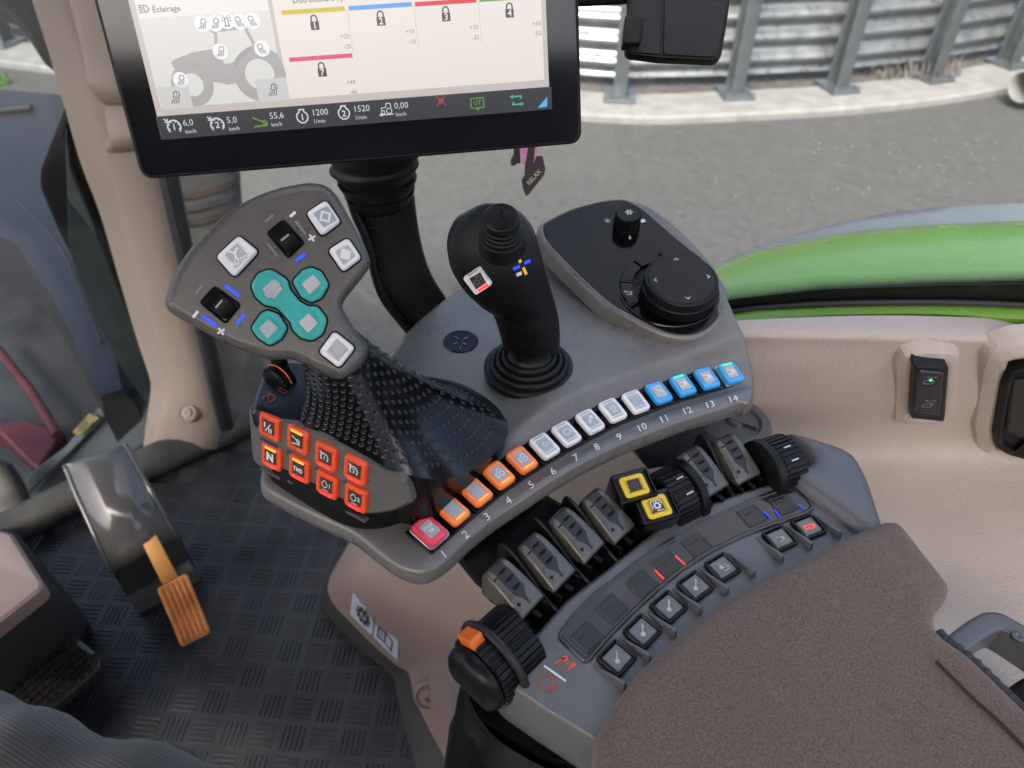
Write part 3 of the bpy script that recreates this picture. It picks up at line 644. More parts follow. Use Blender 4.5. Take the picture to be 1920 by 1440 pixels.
pn = (q1 - q0).cross(q2 - q0).normalized()
if pn.dot(CAM - q0) < 0: pn = -pn
from mathutils.bvhtree import BVHTree
_ps = [o for o in col.objects if o.name == 'pedestal_skin'][0]
_pb = BVHTree.FromPolygons([WM[_ps] @ v.co for v in _ps.data.vertices], [tuple(p.vertices) for p in _ps.data.polygons])
def hitp(x, y):
    h = _pb.ray_cast(CAM, ray(x, y).normalized()); n = h[1] if h[1].dot(CAM - h[0]) > 0 else -h[1]; return h[0], n
_hh = [hitp(x, y) for x, y in [(664, 1118), (742, 1203), (742, 1230), (660, 1150), (702, 1175)]]
pn = (_hh[1][0] - _hh[0][0]).cross(_hh[3][0] - _hh[0][0]).normalized()
if pn.dot(CAM - q0) < 0: pn = -pn
_mx = max((h[0] for h in _hh), key=lambda p: p.dot(pn))
def Ps(x, y, off=0): return Pp(x, y, _mx + pn * (.0004 + off), pn)
s4 = [(661, 1112), (747, 1203), (745, 1238), (656, 1152)]; W4 = [Ps(*p) for p in s4]
Mst = frame(sum(W4, V3((0, 0, 0))) / 4, W4[1] - W4[0], W4[0] - W4[3]); ms = Mst.inverted(); so4 = [(ms @ p) for p in W4]
M_STK = mat('white_sticker', (.55, .56, .66), .4, 0, .04, 20)
stk = add('sticker', slab(rpoly([(q.x, q.y) for q in so4], .003), [(0, -.004), (0, .0)]), M_STK, ped, Mst)
LX = (so4[1] - so4[0]).length; LY = (so4[0] - so4[3]).length
def st_sym(m, u, v, sx, sy): 
    c = lerp(lerp(so4[3], so4[2], u), lerp(so4[0], so4[1], u), v)
    return xf(m, Matrix.Translation((c.x, c.y, .0006)) @ Matrix.Diagonal((sx, sy, 1, 1)))
gm = join(sym_gear(10), L([(0, -.06), (0, .14)], .1), L([(0, -.16), (0, -.11)], .1))
bk = join(L([(-.4, .25), (-.4, -.3), (0, -.22), (.4, -.3), (.4, .25), (0, .33), (-.4, .25)], .08), L([(0, .3), (0, -.2)], .07), L([(-.28, .1), (-.1, .14)], .06), L([(-.28, -.08), (-.1, -.04)], .06))
add('sticker_print', join(st_sym(gm, .27, .5, LY * .85, LY * .8), st_sym(bk, .74, .5, LY * .8, LY * .75), st_sym(L([(0, -.5), (0, .5)], .04), .5, .5, LY * .9, LY * .9)), M_DPRINT, stk, Mst)
cp, pn6 = hitp(804, 1304)
add('screw_cap', revolve([(.021, -.01), (.0205, .0), (.017, .004), (.0155, .0015), (.0135, .0015), (.011, .007), (.004, .009), (.003, .0065)], 28), M_MAUVE, ped, frame(cp, AX_R, pn6.cross(AX_R)))
# ================================================================== control console
ZC = .70
KPX = [(805.6, 1002), (849, 965), (892, 930), (934.7, 898), (977.7, 870), (1020, 844), (1060.8, 821), (1104.6, 798), (1147, 777), (1190, 761), (1233, 744), (1278, 730), (1323, 717), (1367, 707)]
KW = [Pz(x, y, ZC) for x, y in KPX]
kline = [KW[0] * 2 - KW[1]] + KW + [KW[-1] * 2 - KW[-2]]
PD_ = (Vector((Pz(1016, 468, ZC + .03).x, Pz(1016, 468, ZC + .03).y)), Vector((Pz(1266, 640, ZC + .01).x, Pz(1266, 640, ZC + .01).y)))
pl = (PD_[1] - PD_[0]).normalized(); pnorm = Vector((-pl.y, pl.x))
if pnorm.y < 0: pnorm = -pnorm
xL = Pz(985, 830, ZC).x
def dline(x, y):
    best = 9
    for a, b in zip(kline, kline[1:]):
        e = Vector((b.x - a.x, b.y - a.y)); q = Vector((x - a.x, y - a.y)); t = max(0, min(1, q.dot(e) / e.length_squared)); best = min(best, (q - e * t).length)
    return best
def softp(d, k): return k * math.log(1 + math.exp(max(-30, min(30, d / k))))
def HC(x, y):
    z = ZC + .008 * sstep(.0140, .028, dline(x, y)) * sstep(xL - .03, xL + .02, x) * (1 if y > .3 else 1)
    d = (Vector((x, y)) - PD_[1]).dot(pnorm)
    return z + .30 * softp(d, .010) * sstep(-.05, .03, x + .0)
def HCf(x, y):          # front of the strip stays level
    return HC(x, y)
def PH(px, py, off=0, H=None):
    H = H or HC; z = ZC
    for _ in range(40):
        p = Pz(px, py, z + off); z = lerp(z, H(p.x, p.y), .6)
    return Pz(px, py, z + off)
con = root('control_console', Pz(960, 800, .63), 'grey curved control console with numbered coloured keys and rotary dials', 'console')
TPX = [(752, 1076), (795, 1086), (838, 1066), (885, 1027), (940, 984), (1000, 941), (1050, 911), (1110, 879), (1170, 850), (1230, 826), (1300, 801), (1360, 783), (1392, 771), (1408, 750), (1414, 715), (1408, 665), (1390, 610), (1368, 560), (1345, 505), (1300, 450), (1240, 397), (1200, 377), (1163, 371), (1125, 377), (1080, 398), (1010, 439), (920, 500), (830, 560), (762, 620), (745, 648), (690, 700), (600, 740), (530, 800), (492, 872), (490, 908), (520, 940), (600, 980), (660, 1008), (705, 1043)]
TPX = [(x - 5, y - (14 if k < 3 else 19)) if k <= 12 else (x, y - (10 if k >= 35 else 0)) for k, (x, y) in enumerate(TPX)]
tw = [PH(x, y) for x, y in TPX]
out = catmull([Vector((p.x, p.y)) for p in tw], 6)
out = ccw(out)
RE = .0042
rings = []
low = []
prof = [(.016, -.027), (.006, -.022), (.0005, -.015), (-.0014, -.0105), (-.0008, -.0065)] + [(RE * (1 - math.cos(a)), -RE + RE * math.sin(a)) for a in [math.pi/2*k/5 for k in range(6)]]
for d, dz in prof:
    o = offset(out, d); inn = offset(out, max(d, RE))
    rings.append([V3((q.x, q.y, HC(r.x, r.y) + dz)) for q, r in zip(o, inn)])
side = loft(rings, True, True, False)
inner = offset(out, RE)
def HCP(x, y): return HC(x, y)
pt = patch(inner, HCP, .0052)
# weld: patch keeps the boundary points, so the two meshes share positions
def weld(name, geo, m, parent, dist=1e-5, **k):
    o = add(name, geo, m, parent, **k); bm = bmesh.new(); bm.from_mesh(o.data); bmesh.ops.remove_doubles(bm, verts=bm.verts, dist=dist)
    bmesh.ops.recalc_face_normals(bm, faces=bm.faces)
    for f in bm.faces: f.smooth = True
    for e in bm.edges: e.smooth = not (len(e.link_faces) == 2 and e.calc_face_angle(0) > math.radians(k.get('sharp', 32)))
    bm.to_mesh(o.data); bm.free(); return o
weld('console_shell', join(side, pt), M_CON, con, sharp=45)
# ---- key strip
def tang(i, l): return (l[min(i+1, len(l)-1)] - l[max(i-1, 0)]).normalized()
def band(l, half, ext, z):      # outline of a strip along a line
    a = l[0] - tang(0, l) * ext; b = l[-1] + tang(len(l)-1, l) * ext; ll = catmull([a] + l + [b], 4, False); U, D = [], []
    for i, p in enumerate(ll):
        t = tang(i, ll); n = V3((-t.y, t.x, 0)); U.append((p + n * half)); D.append((p - n * half))
    return [(p.x, p.y) for p in D + U[::-1]]
tray = band(KW, .0126, .0106, ZC)
add('key_tray', slab(rpoly(tray, .003, 2), [(0, ZC - .004), (0, ZC + .0012), (.0004, ZC + .0016), (.0011, ZC + .0016), (.0014, ZC + .0008)]), M_GLOSS, con)
M_RIMM = mat('silver_key_rim', (.45, .46, .47), .3, .8, .1, 40)
capA = rrect(.0156, .0204, .0034, 4)
cap_geo = slab(capA, [(.0, 0), (.0, .0022), (.0004, .0031), (.0013, .0037), (.0026, .0038), (.0031, .0034)])
well_geo = slab(rrect(.0182, .0226, .0038, 3), [(0, 0), (0, .0012), (.0003, .0016), (.0008, .0016), (.001, .0010)])
lab_geo = slab(rrect(.0090, .0112, .0006, 2), [(0, .003), (0, .0039)])
led_geo = slab(rrect(.0090, .0011, .0004, 2), [(0, .003), (0, .0041)])
_shared = {}
def shared(key, name, geo, m, **k):
    """first use makes the mesh, later uses share it"""
    return _shared.get((key, m.name)) or geo
def place(key, name, geo, m, parent, M, **k):
    kk = (key, m.name); o = add(name, _shared.get(kk) or geo, m, parent, M, **k); _shared[kk] = o.data; return o
kinds = [(M_RDK, M_GRAYL), (M_ORK, M_GRAYL), (M_ORK, M_GRAYL), (M_ORK, M_GRAYL), (M_ORK, M_GRAYL)] + [(M_WHITEK, M_GRAYL)] * 5 + [(M_BLK_, M_PALEL)] + [(M_BLK_, M_PALEL)] * 3
sym = [join(T('STOP', 0, .2, .42, .02, rot=0), T('ISB', 0, -.25, .42, .02)), poly(circ(0, .0, .05, n=8)), None, sym_tractor(), sym_tractor(), L(circ(0, 0, .25, n=14), .05, True), L(rrect(.75, .55, .25, 4), .09, True), sym_arrow(), sym_beacon(), None, L([(-.3, .35), (.35, -.3)], .12), sym_lever(), sym_lever(), sym_lever()]
M_SYMW = mat('faint_white_symbol', (.92, .94, .95), .4)
for i, p in enumerate(KW):
    t = tang(i, KW); M = frame(V3((p.x, p.y, ZC + .0018)), t, V3((-t.y, t.x, 0))) @ Matrix.Rotation(math.radians(9), 4, 'X'); km, lm = kinds[i]
    k = place('cap', 'key', cap_geo, km, con, M @ Matrix.Translation((0, 0, .0012)))
    place('well', 'key_well', well_geo, M_RIMM if i in (0, 13) else M_GLOSS, k, M)
    MM = M @ Matrix.Translation((0, 0, .0012))
    place('lab', 'key_label', lab_geo, lm, k, MM)
    if i < 5 and i > 0: place('led', 'indicator', led_geo, M_LEDO, k, MM @ Matrix.Translation((0, -.0074, 0)))
    if i in (11, 13): place('led', 'indicator', led_geo, M_LEDG, k, MM @ Matrix.Translation((0, .0078, 0)))
    if 5 <= i <= 9:
        place('led', 'indicator', led_geo, M_PALEL, k, MM @ Matrix.Translation((0, .0075, 0))); place('led', 'indicator', led_geo, M_PALEL, k, MM @ Matrix.Translation((0, -.0075, 0)))
    if sym[i]: add('key_symbol', shift(sym[i], 0, 0, .0074), M_SYMW if i != 10 else M_WHITEP, k, MM @ Matrix.Translation((0, 0, .0042)))
for i in range(13):
    p = (KW[i] + KW[i+1]) / 2; t = (KW[i+1] - KW[i]).normalized(); M = frame(V3((p.x, p.y, ZC)), t, V3((-t.y, t.x, 0)))
    place('fin', 'key_divider', box(-.0006, .0006, -.0116, .0116, .0008, .0028, .0003), M_GLOSS, con, M)
NPX = [(831, 1041), (872, 1004), (912, 970), (952.5, 940), (995, 910), (1036, 884.6), (1078.7, 859), (1118, 839), (1160, 820), (1202, 802), (1244, 786), (1287, 771), (1329.5, 759), (1373, 748.6)]
for i, (x, y) in enumerate(NPX):
    p = PH(x, y, .0015); t = tang(i, KW)
    add('key_number', text(str(i + 1), .0088, .0, shear=.25), M_WHITEP, con, frame(p, t, V3((-t.y, t.x, 0))))
# ---- black round cap and climate panel
def pod_frame(px, py, off=0):
    p = PH(px, py, off); e = .004
    hx = (HC(p.x + e, p.y) - HC(p.x - e, p.y)) / (2*e); hy = (HC(p.x, p.y + e) - HC(p.x, p.y - e)) / (2*e)
    n = V3((-hx, -hy, 1)).normalized(); return p, n
cp = PH(864, 641)
Mc = frame(cp, V3((1, .55, 0)), V3((-.55, 1, 0)))
rc = add('round_cap', revolve([(.0150, -.004), (.0150, .0006), (.0146, .0011), (.0136, .0011), (.0132, .0006), (.004, .0003)], 40), M_GLOSS, con, Mc)
for q_ in [shift(L([(.25, 0), (.62, 0)], .07), 0, 0, .0125, a) for a in (12, 102, 192, 282)] + [shift(sym_key(), -.004, -.0078, .0045)]: add('cap_mark', q_, M_GREYP, rc, Mc @ Matrix.Translation((0, 0, .0014)))
CPX = [(1016, 468), (1024, 456), (1067, 427), (1111, 407), (1143, 396), (1170, 392), (1201, 403), (1242, 432), (1286, 462), (1324, 487), (1347, 517), (1359, 547), (1356, 572), (1339, 602), (1306, 627), (1266, 634), (1228, 627), (1184, 610), (1143, 592), (1097, 558), (1053, 520), (1024, 491)]
_d = PD_[1] + pnorm * .04
pc0 = V3((_d.x, _d.y, ZC + .008 + .30 * .04 + .0008)); pn0 = V3((-.30 * pnorm.x, -.30 * pnorm.y, 1)).normalized()
Mp = frame(pc0, AX_R, pn0.cross(AX_R)); mp_ = Mp.inverted()
def pp(x, y, off=0): q = mp_ @ Pp(x, y, pc0 + pn0 * off, pn0); return Vector((q.x, q.y))
co_ = catmull([pp(x, y, .003) for x, y in CPX], 4)
add('panel_rim', slab(offset(ccw(co_), -.0032), [(-.004, -.014), (-.001, -.001), (.0005, .0010), (.002, .0020), (.0032, .0018), (.0038, .0004)]), M_CON, con, Mp)
cl = add('climate_panel', slab(co_, [(0, -.010), (0, .0006), (.0004, .0012), (.0012, .0014)]), M_GLOSS, con, Mp)
# small knob
kb = pp(1172, 440, .004); kt = pp(1176, 409, .019)
kd = add('climate_knob', slab([Vector((r * math.cos(2*math.pi*k/72), r * math.sin(2*math.pi*k/72))) for k in range(72) for r in [.0113 + (.0005 if k % 2 else 0)]], [(-.0006, 0), (-.0002, .011), (.0, .0155), (.0006, .0168), (.0012, .0170), (.0018, .0166)]), M_SOFT, con, Mp @ Matrix.Translation((kb.x, kb.y, .0012)))
add('knob_symbol', shift(sym_snow(), .0005, .0012, .0078), M_WHITEP, kd, Mp @ Matrix.Translation((kb.x, kb.y, .0182)))
f1 = pp(1136, 437, .002); f2 = pp(1203, 427, .002); f3 = pp(1178, 461, .002)
for q_ in (shift(sym_fan(False), f1.x, f1.y, .0062), shift(sym_fan(), f2.x, f2.y, .0064, 20), shift(join(L([(0, .45), (0, -.3)], .14), poly(circ(0, -.34, .16, n=10))), f3.x, f3.y, .0062)): add('panel_symbol', q_, M_WHITEP, cl, Mp @ Matrix.Translation((0, 0, .0018)))
# key arc round the dial
dc = pp(1262, 561, .002)
rw = .0305
wcn = pp(1251, 549, .002); dc = pp(1268, 558, .002)
ring_o = [wcn + Vector((math.cos(math.radians(a)), math.sin(math.radians(a)))) * .0445 for a in range(0, 360, 6)]
add('dial_well', slab(ring_o, [(-.0004, -.004), (0, .0018), (.0006, .0024), (.0022, .0024), (.0028, .0014)]), M_GLOSS, con, Mp)
for j, (a0, a1) in enumerate([(62, 93), (96, 130), (133, 170), (173, 214)]):
    o = circ(wcn.x, wcn.y, .0418, a0, a1, 8) + circ(wcn.x, wcn.y, .0312, a1, a0, 8)
    kk = add('arc_key', slab(rpoly(o, .0006, 1), [(0, .001), (0, .0034), (.0005, .0040), (.001, .0041)]), M_GLOSS, con, Mp)
    if j == 3:
        rp = pp(1166, 570, .005)
        add('return_symbol', shift(join(L([(-.3, .1), (.35, .1), (.35, -.3), (-.2, -.3)], .11), poly([(-.5, .1), (-.2, .32), (-.2, -.12)])), wcn.x - .0358, wcn.y - .0075, .0075), mat('lilac_print', (.5, .42, .6), .5), kk, Mp @ Matrix.Translation((0, 0, .0045)))
gd = [Vector((r * math.cos(2*math.pi*k/180), r * math.sin(2*math.pi*k/180))) for k in range(180) for r in [.0322 + (.0004 if k % 2 else 0)]]
Md = Mp @ Matrix.Translation((dc.x + .0006, dc.y, .0014))
dial = add('rotary_dial', slab(gd, [(.0012, 0), (.0, .001), (0, .0105), (.0006, .0112), (.0008, .0128), (.0012, .0136), (.0014, .0185), (.0024, .0195), (.0034, .0195), (.0037, .0191)]), M_SOFT, con, Md)
add('dial_face', slab(circ(0, 0, .0283, n=64), [(0, .017), (0, .0195), (.0004, .0197)]), M_GLOSS, dial, Md)
ch = L([(-.4, -.2), (0, .25), (.4, -.2)], .12)
for a in (5, 95, 185, 275): add('dial_arrow', shift(ch, .0225 * math.sin(math.radians(-a)), .0225 * math.cos(math.radians(-a)), .0050, a), M_WHITEP, dial, Md @ Matrix.Translation((0, 0, .0200)))
# ---- supports under the console
sup = [((884, 1040), (1005, 945)), ((1198, 835), (1325, 785))]
for (a, b), lowpx in zip(sup, [((930, 1130), (1110, 985)), ((1215, 880), (1350, 845))]):
    A, B = Pz(*a, ZC - .03), Pz(*b, ZC - .03); C_, D = Pz(*lowpx[0], .635), Pz(*lowpx[1], .635)
    t = (B - A).normalized(); n = V3((-t.y, t.x, 0)); r = []
    for s in [k / 8 for k in range(9)]:
        l = lerp(A, C_, s) + n * (.02 * math.sin(s * math.pi)); q = lerp(B, D, s) + n * (.02 * math.sin(s * math.pi))
        r.append([l + n * .022, l - n * .0, lerp(l, q, .5) - n * .003, q - n * .0, q + n * .022])
    add('support_bracket', loft(r, True), M_LEATH, con, sharp=50)

# ================================================================== big multifunction lever
lev = root('multifunction_lever', Pz(720, 830, ZC), 'large dark lever with fan shaped key head and dimpled grip on orange keyed base', 'control lever')
# base face with the eight orange keys
BO = Pz(500, 800, .742); b1 = (Pz(665, 885, .742) - BO).normalized(); bh = V3((b1.y, -b1.x, 0))
if bh.dot(CAM - BO) < 0: bh = -bh
beta = math.radians(17); b2 = V3((0, 0, math.cos(beta))) - bh * math.sin(beta); bn = b1.cross(b2).normalized()
if bn.dot(bh) < 0: bn = -bn
Mb = frame(BO, b1, b2); mb = Mb.inverted()
def Pb(x, y, off=0): return Pp(x, y, BO + bn * off, bn)
def bl(pts, off=0): return [Vector((q.x, q.y)) for q in [mb @ Pb(x, y, off) for x, y in pts]]
face = catmull(bl([(464, 762), (466, 800), (470, 850), (480, 872), (520, 895), (580, 927), (640, 955), (685, 966), (730, 962), (764, 948), (766, 938), (760, 915), (752, 892), (720, 876), (680, 853), (640, 830), (590, 806), (540, 788), (500, 775), (475, 766)]), 4)
add('base_face', slab(face, [(.001, -.009), (0, -.004), (.0006, -.0015), (.002, 0)]), M_HEAD, lev, Mb)
OK_ = [((502, 802), 0), ((555, 827), 0), ((608, 858), 0), ((663, 883), 0), ((506, 858), 0), ((558, 881), 0), ((610, 911), 0), ((664, 936), 0)]
okg = slab(rrect(.0182, .0182, .0030, 3), [(0, -.002), (0, .0012), (.0006, .0022), (.0020, .0026), (.0030, .0026), (.0036, .0021)])
okl = slab(rrect(.0094, .0094, .0004, 2), [(0, .001), (0, .0026)])
oled = slab(rrect(.0100, .0017, .0006, 2), [(0, .001), (0, .0031)])
rib_g = slab(rpoly([(-.010, -.0012), (.010, -.0012), (.0085, .0012), (-.0085, .0012)], .0008), [(0, -.003), (0, .0012), (.0005, .0018)])
M_BORK = mat('deep_orange_key', (.74, .065, .008), .24, 0, .08, 60, coat=.5, sss=.3, emit=.03)
osym = [join(L([(-.35, .4), (-.35, -.05)], .13), L([(-.3, -.4), (.3, .4)], .09), L([(.12, 0), (.12, -.42)], .13), L([(.36, 0), (.36, -.42)], .13)), sym_lever(), sym_gauge('1'), sym_gauge('2'), T('N', 0, 0, 1.05, .05), T('TMS', 0, 0, .55, .03), None, None]
for i, ((x, y), _) in enumerate(OK_):
    q = mb @ Pb(x, y, .003); M = Mb @ Matrix.Translation((q.x, q.y, 0))
    k = place('ok', 'base_key', okg, M_BORK, lev, M)
    add('key_symbol_ground', _shared.get('okl') or okl, M_BRK, k, M) if False else place('okl', 'key_label', okl, M_BRK, k, M)
    if i in (1, 4, 5): place('oled', 'indicator', oled, M_LEDO, k, M @ Matrix.Translation((0, .0066, 0)))
    if i >= 4 or i in (2, 3): place('oled', 'indicator', oled, M_LEDR, k, M @ Matrix.Translation((0, -.0068, 0)))
    s = osym[i]
    if i == 6: s = join(shift(sym_engine(), -.1, .08, .8), T('1', .42, .12, .5, .03), L([(-.3, -.42), (.3, -.42)], .05))
    if i == 7: s = join(shift(sym_engine(), -.1, .08, .8), T('2', .42, .12, .5, .03), L([(-.3, -.42), (.3, -.42)], .05))
    add('key_symbol', shift(s, 0, 0, .0082), M_WHITEP, k, M @ Matrix.Translation((0, 0, .0030)))
for i in range(8):
    (x, y), _ = OK_[i]; q = mb @ Pb(x, y, 0)
    place('okrib', 'key_rib', rib_g, M_HEAD, lev, Mb @ Matrix.Translation((q.x + .0015, q.y - .0118, 0)))
add('base_plinth', slab(catmull([Vector((p.x, p.y)) for p in [Pz(x, y, ZC + .004) for x, y in [(498, 880), (560, 930), (640, 975), (700, 985), (760, 968), (800, 930), (860, 900), (920, 870), (950, 815), (940, 780), (870, 735), (780, 720), (700, 740), (600, 770), (520, 820)]]], 4), [(0, ZC - .004), (0, ZC + .006), (.004, ZC + .016), (.01, ZC + .02)]), M_BLK, lev)
# blue-black top cap with thumb wheel
ztop = (mb.inverted() @ V3((0, (mb @ Pb(530, 785)).y, 0))).z
tp = [(466, 765), (475, 768), (500, 776), (540, 790), (566, 800), (600, 790), (612, 740), (612, 690), (560, 672), (506, 676), (492, 690), (478, 722)]
tcap = catmull([Vector((p.x, p.y)) for p in [Pz(x, y, ztop + .001) for x, y in tp]], 4)
def cap_prof(h): return [(.002, -.05), (0, -.012), (.0012, -.004), (.004, -.001), (.008, 0)]
tc_o = add('base_cap', slab(tcap, [(.004, ztop - .045), (.0002, ztop - .012), (.0008, ztop - .004), (.0022, ztop - .0008), (.005, ztop + .0008)]), M_BLUEBLK, lev)
wc = Pz(523, 704, ztop + .003)
wM = frame(wc + V3((0, 0, -.003)), V3((0, 0, 1)).cross(b1), -b1)
tw_ = add('thumb_wheel', gear(.0115, .0010, .012, 30), M_RUB, lev, wM)
add('wheel_line', xf(tube([V3((0, .0114 * math.cos(a), .0114 * math.sin(a))) for a in [2 * math.pi * k / 40 for k in range(40)]], .0006, 6, closed=True, upv=V3((1, 0, 0))), Matrix.Identity(4)), M_ORANGE, tw_, wM)
ci = Pz(504, 747, ztop + .0014)
add('cap_symbol', join(shift(sym_gauge(''), 0, 0, .0105), shift(L(rrect(.9, .28, .05, 1), .07, True), .002, .0105, .0085)), mat('dull_red_print', (.35, .06, .045), .5), tc_o, frame(ci, b1, V3((0, 0, 1)).cross(b1)))
# ---- head plate
HN = V3((.20, -.76, .62)).normalized(); HO = Pd(500, 520, .478)
def Ph(x, y, off=0): return Pp(x, y, HO + HN * off, HN)
hx = (Ph(600, 480) - Ph(400, 600)).normalized(); Mh = frame(HO, hx, HN.cross(hx)); mh = Mh.inverted()
def hl(pts, off=0): return [Vector((q.x, q.y)) for q in [mh @ Ph(x, y, off) for x, y in pts]]
HPX = [(310, 567), (317, 542), (333, 503), (364, 459), (406, 417), (456, 381), (511, 357), (564, 345), (592, 344), (611, 349), (628, 364), (644, 389), (672, 439), (691, 481), (692, 498), (680, 517), (655, 549), (644, 564), (643, 581), (669, 623), (685, 648), (688, 662), (678, 684), (653, 708), (636, 712), (606, 700), (567, 681), (544, 673), (506, 673), (478, 664), (433, 648), (369, 614), (325, 589), (314, 578)]
ho_ = catmull(hl(HPX, -.006), 4)
add('head_shell', slab(ho_, [(.016, -.030), (.006, -.024), (.0015, -.016), (-.0004, -.009), (-.0002, -.006), (.0012, -.0028), (.0034, -.0008), (.0062, 0)]), M_HEAD, lev, Mh, sharp=50)
def hkey(name, pts, m, lm, labpts, sy=None, fil=.003, h=.0042, ind=(), sm=None, smat=None):
    o = hl(pts, .003); o = rpoly(o, fil, 4); c = sum(o, Vector((0, 0))) / len(o)
    w_ = add(name, slab(o, [(0, -.002), (0, h - .0016), (.0005, h - .0006), (.0013, h), (.0030, h), (.0036, h - .0005)]), m, lev, Mh)
    add('key_seat', slab(offset(ccw(o), -.0011), [(0, -.002), (0, .0003), (.0004, .0006)]), M_BLK, w_, Mh)
    if labpts:
        lo_ = rpoly(hl(labpts, h), .0005, 1); lc = sum(lo_, Vector((0, 0))) / len(lo_)
        add('key_label', slab(lo_, [(0, h - .002), (0, h + .0001), (.0002, h + .0002)]), lm, w_, Mh)
        if sy: add('key_symbol', shift(sy[0], lc.x, lc.y, sy[1], sy[2]), smat or M_WHITEP, w_, Mh @ Matrix.Translation((0, 0, h + .0006)))
    return w_
def z3(l): return [(300 + x / 3.6, 320 + y / 3.6) for x, y in l]
sq = lambda a: join(poly([(-a, -a), (a, -a), (a, a), (-a, a)]))
hkey('white_key', z3([(985, 285), (1120, 195), (1222, 345), (1090, 442)]), M_WHITEK, M_GRAYL, z3([(1035, 290), (1130, 235), (1195, 335), (1105, 385)]), (L([(-.5, 0), (0, -.5), (.5, 0), (0, .5)], .2, True), .0072, 0))
hkey('white_key', z3([(1133, 535), (1268, 450), (1362, 590), (1235, 685)]), M_WHITEK, M_PALEL, z3([(1180, 545), (1270, 500), (1320, 575), (1240, 640)]), (poly([(-.5, 0), (0, -.5), (.5, 0), (0, .5)]), .0088, 0))
hkey('white_key', z3([(375, 580), (530, 435), (665, 545), (500, 722)]), M_WHITEK, M_PALEL, z3([(440, 570), (520, 490), (600, 580), (510, 660)]), (join(shift(L([(-.1, -.3), (-.02, .1), (.3, .3)], .13), 0, .1), L([(-.02, .2), (-.3, .45)], .1), T('AUTO', .0, -.36, .42, .03)), .0105, -4), smat=M_SYMW)
hkey('white_key', z3([(1070, 1225), (1175, 1080), (1320, 1195), (1210, 1335)]), M_WHITEK, M_PALEL, z3([(1125, 1215), (1195, 1130), (1275, 1205), (1205, 1290)]), (L([(-.4, -.4), (.4, -.4), (.4, .4), (-.4, .4)], .1, True), .0085, 8), smat=M_GRAYL)
hkey('teal_key', z3([(890, 745), (960, 670), (1020, 650), (1090, 680), (1140, 770), (1090, 860), (1020, 890), (950, 850)]), M_TEAL, M_PALEL, z3([(955, 765), (1035, 700), (1090, 760), (1010, 835)]), fil=.004, h=.0034)
hkey('teal_key', z3([(610, 1060), (680, 960), (730, 940), (800, 970), (860, 1060), (820, 1135), (740, 1182), (660, 1130)]), M_TEAL, M_GRAYL, z3([(668, 1065), (735, 1002), (800, 1060), (725, 1135)]), fil=.004, h=.0034)
gk = hkey('teal_rocker_key', z3([(610, 770), (660, 690), (745, 660), (860, 735), (875, 800), (940, 880), (1000, 915), (1060, 910), (1130, 1000), (1100, 1100), (1030, 1150), (950, 1130), (890, 1070), (885, 1030), (790, 925), (700, 905), (640, 850)]), M_TEAL, M_PALEL, z3([(690, 800), (760, 735), (830, 795), (765, 870)]), (T('GO', 0, 0, .8, .03), .0105, 25), fil=.006, h=.0034, smat=M_GRAYL)
l2 = rpoly(hl(z3([(935, 1025), (1005, 960), (1065, 1030), (1000, 1095)]), .0034), .0005, 1)
add('key_label', slab(l2, [(0, .0014), (0, .0037)]), M_PALEL, gk, Mh)
# scroll wheels with their slots
for pts, ax in ((z3([(715, 420), (835, 325), (980, 490), (865, 598)]), 0), (z3([(262, 890), (370, 775), (552, 905), (445, 1040)]), 0)):
    o = hl(pts, 0); c = sum(o, Vector((0, 0))) / 4
    sl_ = add('wheel_slot', slab(rpoly(o, .0025, 3), [(-.0004, -.001), (0, .0008), (.0006, .0012), (.0014, .0004), (.0016, -.0005)]), M_BLK, lev, Mh)
    d = (lerp(o[2], o[3], .5) - lerp(o[0], o[1], .5)); ang = math.atan2(d.y, d.x); ww = (o[1] - o[0]).length
    Mw_ = Mh @ Matrix.Translation((c.x, c.y, -.0068)) @ Matrix.Rotation(ang - math.pi/2, 4, 'Z')
    wv = add('scroll_wheel', gear(.0118, .0008, ww * .84, 34, .6), M_RUB, sl_, Mw_)
    add('wheel_mark', box(-ww*.22, ww*.22, -.0006, .0006, .0114, .0121, .0002), M_PALEL, wv, Mw_)
def hbar(pts, m, wd=.0013, z=.0006): 
    a, b = hl(z3(pts), .0); return L([a, b], wd)
hz = Mh @ Matrix.Translation((0, 0, .0007))
for q_ in ([(440, 775), (538, 845)], [(285, 980), (382, 1045)], [(570, 970), (520, 1035)], [(982, 562), (916, 612)]): add('blue_mark', hbar(q_, 0, .0019), M_LEDB, lev, hz)
for q_ in ([(285, 775), (240, 835)], [(765, 300), (710, 345)], [(727, 492), (795, 580)], [(915, 340), (983, 430)]): add('grey_mark', hbar(q_, 0, .0015), M_GREYP, lev, hz)
pl_ = lambda x, y: (lambda c: shift(join(L([(-.5, 0), (.5, 0)], .25), L([(0, -.5), (0, .5)], .25)), c.x, c.y, .0052))(hl(z3([(x, y)]))[0])
for q_ in (pl_(413, 1085), pl_(1025, 455)): add('plus_mark', q_, M_WHITEP, lev, hz)
for q_ in ([(258, 948), (224, 992)], [(915, 280), (878, 312)]): add('minus_mark', hbar(q_, 0, .0018), M_WHITEP, lev, hz)
